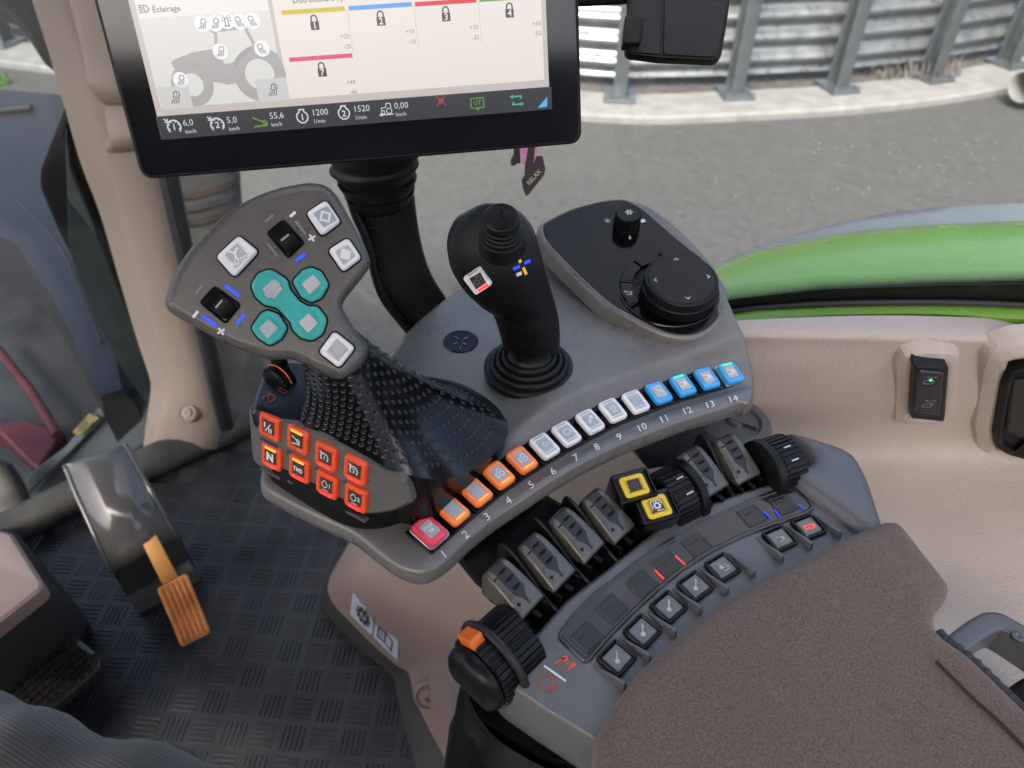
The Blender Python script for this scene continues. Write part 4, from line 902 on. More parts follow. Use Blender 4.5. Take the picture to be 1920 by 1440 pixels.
# ---- dimpled grip
J = Ph(640, 668, -.034); zb0 = ZC + .014
gb = [(566, 792), (590, 806), (640, 830), (690, 856), (740, 882), (800, 897), (862, 892), (915, 862), (946, 822), (950, 795), (930, 770), (880, 735), (830, 722), (770, 716), (700, 712), (630, 715), (585, 735), (568, 765)]
def zbot(x): return lerp(ztop + .0005, ZC + .016, sstep(600, 900, x))
zq_ = lambda x: lerp(Pb(752, 892).z, ZC + .016, sstep(752, 915, x))
gbw = catmull([Pb(x, y, -.001) if k <= 4 else Pz(x, y, zq_(x) if k < 10 else zbot(x)) for k, (x, y) in enumerate(gb)], 4); n_ = len(gbw)
cb = sum(gbw, V3((0, 0, 0))) / n_
ha = (Ph(692, 652, -.034) - Ph(582, 694, -.034)) / 2; axd = (cb - J).normalized(); hb = axd.cross(ha).normalized() * .017
if hb.dot(CAM - J) < 0: hb = -hb
aa = [math.atan2((p - cb).dot(hb.normalized()), (p - cb).dot(ha.normalized())) for p in gbw]
_s = sum(((aa[(k+1) % n_] - aa[k] + math.pi) % (2*math.pi)) - math.pi for k in range(n_)); _s = 1 if _s > 0 else -1
_pl = [0]
for k in range(n_ - 1): _pl.append(_pl[-1] + (gbw[k+1] - gbw[k]).length)
_tot = _pl[-1] + (gbw[0] - gbw[-1]).length
angs = [aa[0] + _s * 2 * math.pi * q / _tot for q in _pl]
_off = sum(((aa[k] - angs[k] + math.pi) % (2*math.pi)) - math.pi for k in range(n_)) / n_; angs = [q + _off for q in angs]
NS = 22; rings = []
for j in range(NS + 1):
    s = j / NS; ring = []
    for k, p in enumerate(gbw):
        a = angs[k]; topv = J - axd * .012 + ha * 1.02 * math.cos(a) + hb * math.sin(a)
        mid = lerp(topv + axd * ((cb - J).length * .55), lerp(topv, p, .55), .55)
        s2 = s ** 1.0
        q1 = lerp(topv, mid, s2); q2 = lerp(mid, p, s2)
        ring.append(lerp(q1, q2, s2 ** .9))
    rings.append(ring)
rings.append([lerp(p, cb, .01) + V3((0, 0, -.004)) for p in gbw]); rings.append([V3((lerp(p.x, cb.x, .02), lerp(p.y, cb.y, .02), ZC + .002)) for p in gbw])
grip = add('grip', loft(rings, True), M_GRIP, lev, sharp=60)
# dimples: small domes set on the grip in rows
dV, dF = [], []
def dome(p, n, r):
    t = n.cross(V3((.3, .2, .9))).normalized(); b = n.cross(t); i = len(dV); m = 8
    for rr, h in ((1.1, -.15), (.8, .26), (.42, .42)):
        for k in range(m): a = 2*math.pi*k/m; dV.append(p + t * (r*rr*math.cos(a)) + b * (r*rr*math.sin(a)) + n * (r*h))
    for q in range(2):
        for k in range(m): dF.append((i+q*m+k, i+q*m+(k+1) % m, i+(q+1)*m+(k+1) % m, i+(q+1)*m+k))
    dF.append(tuple(i + 2*m + k for k in range(m)))
_c2 = sum(rings[2], V3((0, 0, 0))) / n_; _n2 = (rings[2][1] - rings[2][0]).cross(rings[3][0] - rings[2][0]); _sg = 1 if _n2.dot(rings[2][0] - _c2) > 0 else -1
rowd = 0; prev = None; j = 1.5
while j < NS - .8:
    j0 = int(j); f = j - j0; ring = [lerp(rings[j0][k], rings[j0+1][k], f) for k in range(n_)]
    per = [(ring[(k+1) % n_] - ring[k]).length for k in range(n_)]; tot = sum(per); cnt = int(tot / .0060); dist = tot / cnt
    acc = 0; k = 0; odd = 0
    for c in range(cnt):
        tgt = (c + odd) * dist
        while k < n_ - 1 and acc + per[k] < tgt: acc += per[k]; k += 1
        u = (tgt - acc) / max(per[k], 1e-6); p = lerp(ring[k], ring[(k+1) % n_], u)
        du = ring[(k+1) % n_] - ring[k]; dv = rings[j0+1][k] - rings[j0][k]; n = du.cross(dv).normalized()
        n = n * _sg
        if n.dot(CAM - p) > -.05: dome(p, n, .0020)
    dvl = max((rings[j0+1][q] - rings[j0][q]).length for q in range(0, n_, 4)); dvm = sum((rings[j0+1][q] - rings[j0][q]).length for q in range(n_)) / n_
    j += .0056 / dvm; rowd += 1
add('grip_dimples', (dV, dF), M_DIMP, lev, kind='stuff', sharp=80)
add('lever_neck', loft(sil([((506, 660), (536, 664), .515), ((508, 680), (540, 684), .52), ((508, 694), (545, 698), .525)], .7, 20, 4)), M_BLK, lev)

# ================================================================== cross-gate joystick
jb = PH(992, 688); joy = root('joystick', jb, 'black grained joystick with ribbed rubber boot and pointed thumb stick', 'joystick')
Mj = Matrix.Translation(jb)
jr = .0365
bp = [(jr, -.003), (jr, .0012), (jr - .001, .002), (jr - .003, .0022)]
for k in range(3):
    r0 = jr - .0045 - k * .0048; z0 = .0022 + k * .0035; bp += [(r0, z0), (r0 - .0002, z0 + .003), (r0 - .0012, z0 + .0046), (r0 - .0026, z0 + .0050), (r0 - .0036, z0 + .0043)]
bp += [(.0170, .014), (.0165, .022)]
add('boot', revolve(bp, 56), M_RUB, joy, Mj, sharp=75)
js = [((945, 665), (1046, 668), .608), ((944, 655), (1049, 655), .604), ((940, 635), (1050, 630), .598), ((930, 600), (1048, 600), .589), ((917, 575), (1040, 565), .580), ((890, 556), (1031, 535), .570), ((866, 533), (1023, 508), .561), ((848, 505), (1017, 484), .553), ((840, 480), (1010, 460), .547), ((838, 452), (1003, 436), .541), ((845, 428), (992, 417), .536), ((858, 408), (976, 400), .532), ((880, 393), (958, 390), .530), ((905, 384), (938, 385), .530)]
add('stick_grip', loft(sil(js, lambda t: .72 + .1 * math.sin(t * 3), 36, 3, 2.3)), M_LEATH, joy, sharp=60)
# thumb stick
tb = Pd(941, 442, .505); tt = Pd(931, 408, .484); tax = (tt - tb).normalized(); tax = ((CAM - tb).normalized() * .84 + AX_U * .52 - AX_R * .06).normalized()
Mt = frame(tb, AX_R, tax.cross(AX_R))
tsp = [(.0165, -.012), (.0162, .001), (.0155, .0026), (.0145, .003)]
for k in range(3):
    r0 = .0140 - k * .0012; z0 = .003 + k * .0032; tsp += [(r0, z0), (r0 + .0002, z0 + .0014), (r0 - .0004, z0 + .0026), (r0 - .0016, z0 + .0030)]
tsp += [(.0105, .0135)]
Mt = frame(tb, AX_R, tax.cross(AX_R))
ts = add('thumb_stick', revolve(tsp, 40), M_RUB, joy, Mt, sharp=75)
hp = [(.0098, .011), (.0118, .014), (.0124, .017), (.0120, .0195), (.0108, .0210)]
for k in range(8):
    r0 = .0104 - k * .00125; z0 = .0212 + k * .00085; hp += [(r0, z0), (r0 - .0004, z0 + .0011), (r0 - .0010, z0 + .0008)]
hp += [(.0004, .0288)]
add('stick_cap', revolve(hp, 40), M_SOFT, ts, Mt, sharp=75)
def zj(l): return [(720 + x / 3.2725, 340 + y / 3.2725) for x, y in l]
from mathutils.bvhtree import BVHTree
_sg = [o for o in col.objects if o.name == 'stick_grip'][0]
_bv = BVHTree.FromPolygons([WM[_sg] @ v.co for v in _sg.data.vertices], [tuple(p.vertices) for p in _sg.data.polygons])
def onj(x, y):
    h = _bv.ray_cast(CAM, ray(x, y).normalized()); return (h[0], h[1]) if h[0] else (Pd(x, y, .55), (CAM - Pd(x, y, .55)).normalized())
# white key on the joystick
_h = [onj(*q) for q in zj([(500, 592), (588, 530), (655, 625), (570, 685), (578, 610)])]
JN = V3((0, 0, 0))
for p_, n_q in _h: JN += n_q if n_q.dot(CAM - p_) > 0 else -n_q
JN = (JN.normalized() + (CAM - _h[4][0]).normalized() * .6).normalized(); JO = max((p_ for p_, _ in _h), key=lambda p_: p_.dot(JN)); JO = _h[4][0] + JN * max(.0005, (JO - _h[4][0]).dot(JN) * .7)
def Pj(x, y, off=0): return Pp(x, y, JO + JN * off, JN)
Mk = frame(JO, Pj(920, 512) - Pj(870, 530), JN.cross(Pj(920, 512) - Pj(870, 530))); mk_ = Mk.inverted()
def jl(pts, off=0): return [Vector((q.x, q.y)) for q in [mk_ @ Pj(x, y, off) for x, y in pts]]
jk = add('white_key', slab(rpoly(jl(zj([(484, 592), (590, 515), (668, 628), (565, 697)])), .002), [(0, -.010), (0, .0014), (.0006, .0024), (.0022, .0026)]), M_WHITEK, joy, Mk)
add('key_label', slab(jl(zj([(524, 595), (590, 557), (628, 622), (565, 662)]), .0026), [(0, .001), (0, .0030)]), M_BRK, jk, Mk)
cj = jl(zj([(578, 610)]), .003)[0]
add('key_symbol', shift(sym_tractor(), cj.x, cj.y, .0085), mat('dim_white_print', (.20, .17, .155), .5), jk, Mk @ Matrix.Translation((0, 0, .0034)))
a, b = jl(zj([(578, 672), (638, 633)]), .003); add('red_bar', L([a, b], .0018), M_LEDR, jk, Mk @ Matrix.Translation((0, 0, .0032)))
a, b = jl(zj([(515, 582), (575, 540)]), .003); add('grey_bar', L([a, b], .0014), M_GRAYL, jk, Mk @ Matrix.Translation((0, 0, .0032)))
# direction marks: laid on the grip by casting onto it
def jmark(name, m, pts, wd):
    P = []; 
    (x0, y0), (x1, y1) = zj(pts)
    A = [onj(lerp(x0, x1, k / 4), lerp(y0, y1, k / 4)) for k in range(5)]; V, F = [], []
    for i, (p, n) in enumerate(A):
        if n.dot(CAM - p) < 0: n = -n
        t = (A[min(i+1, 4)][0] - A[max(i-1, 0)][0]).normalized(); s = t.cross(n).normalized() * wd / 2
        V += [p + n * .0005 - s, p + n * .0005 + s]
    F = [(2*i, 2*i+1, 2*i+3, 2*i+2) for i in range(4)]
    add(name, (V, F), m, joy)
jmark('yellow_mark', M_YELP, [(816, 455), (838, 497)], .0022); jmark('yellow_mark', M_YELP, [(852, 528), (872, 570)], .0022)
jmark('blue_mark', M_LEDB, [(792, 538), (832, 520)], .0022); jmark('blue_mark', M_LEDB, [(858, 502), (896, 486)], .0022)
jmark('white_mark', M_WHITEP, [(812, 573), (845, 560)], .0028)
# ================================================================== touch terminal
def cv(r, u, f): return AX_R * r + AX_U * u + AX_F * f
SX = cv(.99, .108, .083).normalized(); SDn = cv(.058, -.907, .42); SN = SX.cross(-SDn).normalized(); SY = SN.cross(SX)
if SN.dot(-AX_F) < 0: SN = -SN; SY = SN.cross(SX)
SO = Pd(680, 250, .492)
def Psn(x, y, off=0): return Pp(x, y, SO + SN * off, SN)
Msn = frame(SO, SX, SY); msn = Msn.inverted()
def sl_(x, y, off=0): q = msn @ Psn(x, y, off); return Vector((q.x, q.y))
term = root('touch_terminal', Psn(680, 300), 'wide black framed touch screen showing a tractor lighting page', 'touch screen')
BLc, BRc = sl_(268, 336, -.004), sl_(1090, 268, -.004)
H_T = .235
outl = rpoly([BLc, BRc, Vector((BRc.x, BRc.y + H_T)), Vector((BLc.x, BLc.y + H_T))], .009, 6)
y0 = (BLc.y + BRc.y) / 2; outl = rpoly([(BLc.x, y0), (BRc.x, y0), (BRc.x, y0 + H_T), (BLc.x, y0 + H_T)], .009, 6)
add('housing', slab(outl, [(.02, -.034), (.006, -.03), (.0006, -.012), (0, -.008), (0, -.0028), (.0005, -.0014), (.0014, -.0008)]), M_SOFT, term, Msn)
M_SCRG = mat('dark_screen_glass', (.003, .004, .006), .10, 0, .15, 10, rvar=.05, dust=.04)
add('front_glass', slab(offset(ccw(outl), .0022), [(0, -.005), (0, -.0004), (.0004, 0)]), M_SCRG, term, Msn)
def emat(name, c, s=1.0):
    m, N, K, b = node_mat(name)
    tc = N.new('ShaderNodeTexCoord'); nz = N.new('ShaderNodeTexNoise'); nz.inputs['Scale'].default_value = 1800; nz.inputs['Detail'].default_value = 2; K.new(tc.outputs['Object'], nz.inputs[0])
    mr = N.new('ShaderNodeMapRange'); mr.inputs[1].default_value = .3; mr.inputs[2].default_value = .7; mr.inputs[3].default_value = .9 * s; mr.inputs[4].default_value = 1.08 * s; K.new(nz.outputs[0], mr.inputs[0])
    b.inputs['Base Color'].default_value = (.02, .02, .02, 1); b.inputs['Roughness'].default_value = .22; b.inputs['Emission Color'].default_value = (*c, 1); K.new(mr.outputs[0], b.inputs['Emission Strength'])
    return m
ES = .245
E_L = emat('screen_light_grey', (.70, .69, .67), ES); E_W = emat('screen_warm_white', (.80, .735, .685), ES); E_P = emat('screen_gap', (.55, .50, .47), ES); E_HD = emat('screen_header', (.80, .78, .76), ES)
E_TR = emat('screen_tractor_grey', (.40, .39, .385), ES); E_BT = emat('screen_button', (.60, .59, .58), ES); E_CI = emat('screen_circle', (.86, .86, .86), ES)
E_DK = emat('screen_dark_print', (.05, .05, .05), ES); E_BR = emat('screen_bar', (.022, .026, .034), ES); E_WT = emat('screen_white_print', (.62, .64, .66), ES); E_GP = emat('screen_grey_print', (.22, .22, .22), ES)
E_Y = emat('screen_yellow', (.62, .47, .02), ES); E_B = emat('screen_blue', (.09, .33, .80), ES); E_R = emat('screen_red', (.70, .02, .03), ES); E_G = emat('screen_green', (.10, .36, .05), ES); E_PK = emat('screen_pink', (.72, .07, .17), ES)
E_GI = emat('screen_green_icon', (.12, .26, .04), ES); E_TI = emat('screen_teal_icon', (.07, .42, .30), ES); E_CB = emat('screen_cyan', (.10, .42, .80), ES); E_RD = emat('screen_dim_red', (.40, .05, .06), ES)
wl0, wr0 = sl_(295, 219), sl_(1029.5, 162); wy = (wl0.y + wr0.y) / 2; XL, XR = wl0.x, wr0.x
sb0 = sl_(303, 262).y * .5 + sl_(1033, 205).y * .5
def lay(k): return Msn @ Matrix.Translation((0, 0, .0003 + .00025 * k))
def R(x0, x1, y0, y1, r=.0): return poly(rrect(x1-x0, y1-y0, r, 3)) if r else poly([(x0, y0), (x1, y0), (x1, y1), (x0, y1)])
def Rr(x0, x1, y0, y1, r): return shift(poly(rrect(x1-x0, y1-y0, r, 4)), (x0+x1)/2, (y0+y1)/2)
page = add('page', R(XL, XR, wy, wy + .155), E_P, term, lay(0))
XM = sl_(540, 190).x
lp_ = add('lighting_tile', Rr(XL + .0035, XM - .0012, wy + .0045, wy + .15, .0012), E_L, page, lay(1))
XR2 = XR - .003
add('valve_tile', Rr(XM + .0012, XR2, wy + .0045, wy + .15, .0012), E_W, page, lay(1))
add('status_bar', R(XL - .001, XR + .0015, sb0, wy), E_BR, page, lay(0))
px = lambda n: n * .492 / 1400
def P2(x, y): return sl_(x, y)
# lighting tile: header, tractor drawing
hd = P2(335, 20); add('tile_header', R(XL + .0038, XM - .0015, P2(390, 27).y, wy + .149), E_HD, lp_, lay(2))
def zs(l): return [P2(160 + x / 3.84, y / 3.84) for x, y in l]
add('tile_title', T('Éclairage', P2(286, 16).x, P2(300, 18).y, px(9.6) / .72, .0, 'LEFT'), E_DK, lp_, lay(4))
hi_ = P2(269, 17); add('title_icon', join(shift(L([(-.05, -.4), (.3, -.3), (.5, 0), (.3, .3), (-.05, .4)], .09, True), hi_.x + .001, hi_.y, px(14)), *[shift(L([(-.7, q), (-.2, q)], .09), hi_.x + .001, hi_.y, px(14)) for q in (-.4, -.2, 0, .2, .4)]), E_DK, lp_, lay(4))
body = [(620, 455), (640, 430), (780, 375), (930, 350), (985, 345), (1000, 460), (1050, 455), (1070, 445), (1110, 390), (1170, 340), (1225, 320), (1222, 330), (1180, 380), (1110, 440), (1075, 520), (1085, 600), (1020, 610), (980, 595), (920, 590), (900, 560), (860, 500), (780, 465), (720, 465), (650, 500)]
add('drawn_tractor', join(poly(zs(body)), L(zs([(945, 330), (940, 240), (915, 225), (1000, 215), (1150, 195), (1215, 318)]), px(5.2)), L(zs([(1300, 345), (1390, 400)]), px(3.5))), E_TR, lp_, lay(3))
fw, rwh = zs([(775, 610)])[0], zs([(1258, 535)])[0]
for c, ro, ri in ((fw, px(36), px(19)), (rwh, px(45.5), px(25.5))): add('drawn_wheel', L(circ(c.x, c.y, (ro + ri) / 2, n=36), ro - ri, True), E_TR, lp_, lay(3))
for x, y in ((650, 700), (1350, 645)):
    c = zs([(x, y)])[0]; w2, h2 = px(27.5), px(19)
    bt_ = add('drawn_button', Rr(c.x - w2, c.x + w2, c.y - h2, c.y + h2, .0015), E_BT, lp_, lay(4))
    add('button_symbol', shift(sym_lamp('1' if x < 1000 else '2'), c.x, c.y, px(24)), E_DK, bt_, lay(5))
for i, (x, y) in enumerate([(845, 172), (937, 168), (1020, 150), (1115, 155), (1208, 150), (975, 370), (1275, 350), (690, 575)]):
    c = zs([(x, y)])[0]
    ci_ = add('lamp_dot', poly(circ(c.x, c.y, px(13.2), n=24)), E_CI, lp_, lay(4))
    add('lamp_symbol', shift(sym_beacon() if i == 2 else sym_lamp('', i in (3, 4, 6)), c.x, c.y, px(19)), E_DK, ci_, lay(5))
# valve tile
vt = page
VB = [(528, 647, 24, 16.5, '1', '+20', '-20', (590, 43), (656, 68), (659, 87)), (654, 772, 16, 8, '2', '+10', '-10', (714, 35), (777, 59), (780, 78)), (778, 893, 8, 1, '3', '+35', '-35', (836, 27), (897, 51), (899, 70)), (899, 1012, 0, -8, '4', '+50', '-52', (955, 20), (1014, 44), (1015, 62)), (543, 661, 112, 104, '7', '+49', '-46', (604, 131), (667, 154), (670, 172))]
for m, (xa, xb, ya, yb, n_, p1, p2, lk, f1_, f2_) in zip((E_Y, E_B, E_R, E_G, E_PK), VB):
    A, B = P2(xa, ya), P2(xb, yb); ym = (A.y + B.y) / 2
    cell = add('valve_bar', R(A.x, B.x, ym - px(3.6), ym + px(3.6)), m, vt, lay(3))
    q = P2(*lk); add('lock_symbol', shift(sym_lock(''), q.x, q.y, px(25)), E_DK, cell, lay(3)); add('lock_number', T(n_, q.x, q.y - px(4.5), px(15), .02), E_W, cell, lay(4))
    for s_, f_ in ((p1, f1_), (p2, f2_)):
        q = P2(*f_); add('valve_flow', T(s_, q.x, q.y, px(10.4), 0, 'RIGHT'), E_GP, cell, lay(3))
    if n_ != '7': add('cell_line', R(B.x + px(3), B.x + px(4), ym - px(70), ym), E_P, cell, lay(2))
tt_ = P2(548, 0); add('tile_title', T('Distributeurs hy.', tt_.x, P2(590, -1).y, px(9.6) / .72, 0, 'LEFT'), E_DK, vt, lay(4))
# status bar
def zs2(x, y): return P2(600 + x / 3.43, y / 3.43)
sbp = [o for o in term.children_recursive if o.name.startswith('status_bar')][0]
for x, y, s in ((327, 238, '1'), (408, 234, '2')):
    c = P2(x, y); add('speed_icon', shift(sym_gauge(s), c.x, c.y, px(30)), E_GP if False else E_WT, sbp, lay(1))
for x, y, s, u in ((343, 231, '6,0', 'km/h'), (425, 226, '5,0', 'km/h'), (505, 218, '55,6', 'km/h'), (584, 212, '1200', '1/min'), (662, 205, '1520', '1/min'), (739, 199, '0,00', 'km/h')):
    c = P2(x, y); add('reading', T(s, c.x, c.y, px(11.1) / .72, .0, 'LEFT'), E_WT, sbp, lay(1)); add('unit', T(u, c.x + px(1), c.y - px(15), px(7.1) / .72, 0, 'LEFT'), E_WT, sbp, lay(1))
for x, y, s in ((567, 219, '1'), (645, 212, '2')):
    c = P2(x, y); add('engine_icon', shift(sym_engine(s), c.x, c.y, px(30)), E_WT, sbp, lay(1))
c = P2(489, 229); add('pedal_icon', join(L([(c.x - px(13), c.y + px(9)), (c.x + px(11), c.y - px(3))], px(2.6)), L([(c.x - px(13), c.y - px(7)), (c.x + px(12), c.y - px(6))], px(3)), L(circ(c.x + px(8), c.y - px(1), px(3.5), n=10), px(2), True)), E_GI, sbp, lay(1))
c = P2(725, 206); add('tractor_icon', join(shift(sym_tractor(), c.x, c.y + px(2), px(22)), L([(c.x - px(13), c.y - px(8)), (c.x + px(12), c.y - px(8))], px(2)), poly([(c.x - px(15), c.y - px(8)), (c.x - px(9), c.y - px(4.5)), (c.x - px(9), c.y - px(11.5))])), E_WT, sbp, lay(1))
c = P2(827, 189); add('crossed_icon', join(shift(sym_fan(), c.x, c.y, px(13)), L([(c.x - px(9), c.y + px(9)), (c.x + px(9), c.y - px(9))], px(1.5)), L([(c.x - px(9), c.y - px(9)), (c.x + px(9), c.y + px(9))], px(1.5))), E_RD, sbp, lay(1))
c = P2(895, 193); add('monitor_icon', join(shift(L(rrect(px(24), px(17), px(2), 2), px(2.2), True), c.x, c.y), T('UT', c.x, c.y, px(11), .03), shift(R(-px(3), px(3), -px(13), -px(9)), c.x, c.y)), E_GI, sbp, lay(1))
c = P2(969, 188); add('swap_icon', join(L([(c.x - px(6), c.y - px(2)), (c.x - px(8), c.y - px(7)), (c.x + px(8), c.y - px(7))], px(2.6)), poly([(c.x + px(7), c.y - px(3)), (c.x + px(13), c.y - px(7)), (c.x + px(7), c.y - px(11))]), L([(c.x + px(8), c.y + px(2)), (c.x + px(8), c.y + px(7)), (c.x - px(8), c.y + px(7))], px(2.6)), poly([(c.x - px(7), c.y + px(3)), (c.x - px(13), c.y + px(7)), (c.x - px(7), c.y + px(11))])), E_TI, sbp, lay(1))
add('corner_icon', poly([P2(1008, 202), P2(1026, 200), P2(1026, 181)]), E_CB, sbp, lay(1))
# bellows and arm that carry the terminal
tpst = root('terminal_post', Pd(800, 600, .70), 'black curved arm with ribbed rubber boot holding up the touch screen', 'support arm')
bst = []
for k, (l, r_) in enumerate([((622, 262), (786, 255)), ((620, 290), (786, 283)), ((624, 305), (783, 296)), ((622, 318), (781, 308)), ((631, 330), (779, 318)), ((640, 334), (774, 322)), ((636, 340), (777, 328)), ((642, 352), (777, 340)), ((650, 358), (772, 345)), ((648, 363), (775, 350)), ((652, 372), (774, 361)), ((658, 378), (772, 366))]):
    q_ = (0, 5, -1, 5, -4, -6, 4, 2, -6, 3, 1, -4)[k]; bst.append(((l[0] - q_, l[1]), (r_[0] + q_, r_[1]), .60 + .004 * k))
add('rubber_boot', loft(sil(bst, .75, 32, 3)), M_RUB, tpst, sharp=60)
ast = [((654, 366), (776, 360), .645), ((664, 400), (779, 385), .652), ((682, 440), (783, 415), .660), ((694, 480), (788, 445), .668), ((702, 515), (795, 475), .675), ((712, 545), (804, 502), .682), ((730, 575), (817, 528), .692), ((765, 618), (842, 565), .712), ((800, 665), (880, 610), .735)]
add('arm', loft(sil(ast, .32, 28, 4, 5)), M_LEATH, tpst, sharp=60)
est = [(( a[0] - 6, a[1] + 4), (a[0] + 10, a[1] - 2), d - .012) for a, b, d in ast]
add('arm_edge', loft(sil(est, 1.0, 14, 4, 3)), M_SOFT, tpst, sharp=60)
# ================================================================== device at the upper right
dev = root('black_device', Pd(1270, 110, .56), 'flat black plastic device with a clip hanging at the upper right edge', 'device')
def dslab(n, p, d, th, m, **k): return pxslab(n, p, d, th, m, dev, **k)
dslab('device_body', [(1182, -60), (1376, -60), (1370, 0), (1362, 55), (1352, 113), (1236, 108), (1173, 100), (1176, 40)], .56, .012, M_SOFT, bev=.002, fil=.006)
dslab('cover_plate', [(1247, -55), (1371, -55), (1364, 0), (1346, 107), (1244, 102)], .5585, .004, M_LEATH, bev=.0006, fil=.003)
dslab('side_plate', [(1188, -55), (1241, -55), (1238, 102), (1181, 97)], .5585, .004, M_LEATH, bev=.0006, fil=.003)
dslab('clip', [(1173, 25), (1207, 30), (1202, 80), (1168, 81)], .552, .014, M_SOFT, bev=.0015, fil=.002)
add('device_arm', loft(sil([((1060, -40), (1060, 12), .60), ((1130, -44), (1130, 9), .59), ((1200, -50), (1200, 4), .58)], .3, 16, 3, 5)), M_BLK, dev)
# ================================================================== hanging tag
tag_ = root('hanging_tag', Pd(995, 365, .68), 'black wooden tag lettered RELAX with pink ribbon hanging below the screen', 'tag')
def z9(l): return [(900 + x / 8.727, 260 + y / 8.727) for x, y in l]
M_WOOD = mat('pale_wood_edge', (.48, .38, .25), .7, 0, .15, 60)
M_TAGB = mat('black_tag_face', (.022, .022, .02), .6, 0, .2, 60)
M_PINK = mat('pink_ribbon', (.62, .22, .36), .6, 0, .2, 300, stretch=(1, 1, .1))
tg = [(800, 60), (905, 60), (930, 300), (1020, 262), (1070, 490), (1050, 590), (755, 955), (700, 800), (680, 670), (730, 590), (735, 400)]
to = pxslab('tag_board', z9(tg), .68, .0035, M_WOOD, tag_, bev=.0002, fil=.002)
pxslab('tag_face', z9([(x, y) for x, y in tg]), .6795, .0006, M_TAGB, tag_, bev=.0002, fil=.002)
mt_ = WM[to]; rel = mt_.inverted() @ Pd(*z9([(885, 640)])[0], .679); a_ = mt_.inverted() @ Pd(*z9([(790, 740)])[0], .679); b_ = mt_.inverted() @ Pd(*z9([(975, 530)])[0], .679)
add('tag_lettering', T('RELAX', rel.x, rel.y, .0056, .02, rot=math.degrees(math.atan2(b_.y - a_.y, b_.x - a_.x))), M_WOOD, to, mt_ @ Matrix.Translation((0, 0, .0022)))
pxslab('tag_board', z9([(545, 60), (650, 60), (660, 400), (610, 380), (565, 435), (505, 420), (500, 350), (550, 250)]), .69, .0035, M_TAGB, tag_, bev=.0004, fil=.002)
pxslab('ribbon', z9([(655, 40), (800, 40), (770, 250), (735, 415), (700, 400), (662, 370)]), .678, .0006, M_PINK, tag_, bev=.0001, fil=.0005)
pxslab('ribbon', z9([(905, 40), (935, 40), (930, 270), (880, 410), (875, 380)]), .677, .0006, M_PINK, tag_, bev=.0001, fil=.0003)
# ================================================================== armrest with valve paddles
ZA = .66
arm = root('armrest', Pz(1300, 1150, .60), 'grey armrest with brown cushion, valve paddles, ribbed wheels and square keys', 'armrest')
DT = [(934, 1272), (1000, 1191), (1062, 1122), (1140, 1063), (1230, 990), (1280, 964), (1337, 940), (1393, 919), (1449, 903), (1491, 892), (1560, 930), (1630, 980), (1660, 1040), (1640, 1130), (1500, 1300), (1300, 1440), (1180, 1430), (1108, 1384), (1020, 1330)]
dw = [Pz(x, y, ZA) for x, y in DT]
def sharpcat(p, keep, per=5):
    return catmull(p, per)
dout = rpoly([Vector((p.x, p.y)) for p in dw], .012, 5)
deckp = [(.016, ZA - .05), (.004, ZA - .045), (-.006, ZA - .034), (-.0075, ZA - .028), (-.006, ZA - .020), (-.0008, ZA - .006)] + [(.004 * (1 - math.cos(a)), ZA - .004 + .004 * math.sin(a)) for a in [math.pi/2*k/4 for k in range(5)]]
add('deck', slab(dout, deckp), M_DECK, arm, sharp=50)
# black under-body carrying the paddles
ub = [Pz(x, y, ZA - .012) for x, y in [(905, 1240), (925, 1160), (955, 1105), (1015, 1055), (1073, 1008), (1133, 970), (1195, 930), (1260, 900), (1307, 882), (1372, 860), (1440, 845), (1490, 845), (1530, 880), (1500, 930), (1340, 980), (1200, 1060), (1090, 1150), (1000, 1240), (950, 1290)]]
add('under_body', slab(catmull([Vector((p.x, p.y)) for p in ub], 4), [(.02, ZA - .075), (.004, ZA - .06), (0, ZA - .022), (.002, ZA - .016)]), M_BLK, arm)
# wing at the right end
wg = [Pz(x, y, ZA + .006) for x, y in [(1478, 816), (1512, 822), (1545, 832), (1580, 845), (1603, 862), (1626, 905), (1641, 950), (1652, 990), (1640, 1020), (1612, 990), (1560, 950), (1506, 912), (1490, 893), (1500, 882), (1524, 870), (1510, 845)]]
add('wing', slab(catmull([Vector((p.x, p.y)) for p in wg], 4), [(.006, ZA - .05), (-.003, ZA - .04), (-.006, ZA - .022), (-.005, ZA - .010), (-.0015, ZA + .003), (.001, ZA + .008), (.004, ZA + .0105), (.010, ZA + .0125), (.014, ZA + .0132)]), M_DECK, arm, sharp=60)
# smoked window
WF = [(1042, 1194), (1069, 1157), (1112, 1113), (1140, 1092), (1196, 1050), (1252, 1012), (1309, 981), (1365, 954), (1421, 930), (1470, 913), (1497, 914)]
WN = [(1531, 953), (1506, 968), (1449, 986), (1393, 1007), (1337, 1034), (1281, 1070), (1237, 1106), (1190, 1149), (1144, 1196), (1108, 1238), (1095, 1243)]
wo = rpoly([Vector((p.x, p.y)) for p in [Pz(x, y, ZA + .001) for x, y in WF + WN]], .006, 4)
M_SMOKE = mat('smoked_window', (.022, .021, .022), .14, 0, .2, 25, rvar=.05, spec=.6)
M_SMOK2 = mat('smoked_inner', (.010, .010, .010), .2, 0, .4, 40)
wi = add('smoked_window', slab(wo, [(0, ZA - .002), (0, ZA + .0012), (.0006, ZA + .0018), (.0022, ZA + .0018), (.0030, ZA + .0011)]), M_SMOKE, arm)
WC = [(1101, 1194), (1147, 1141), (1203, 1094), (1252, 1057), (1306, 1021), (1410, 967), (1469, 946)]
AK = [(1156, 1237), (1204, 1187), (1253, 1141), (1303, 1102), (1354, 1067), (1461, 1013), (1515, 991)]
AW = [Pz(x, y, ZA) for x, y in AK]
arcpts = catmull(AW[:5] + [Pz(1408, 1038, ZA)] + AW[5:], 8, False)
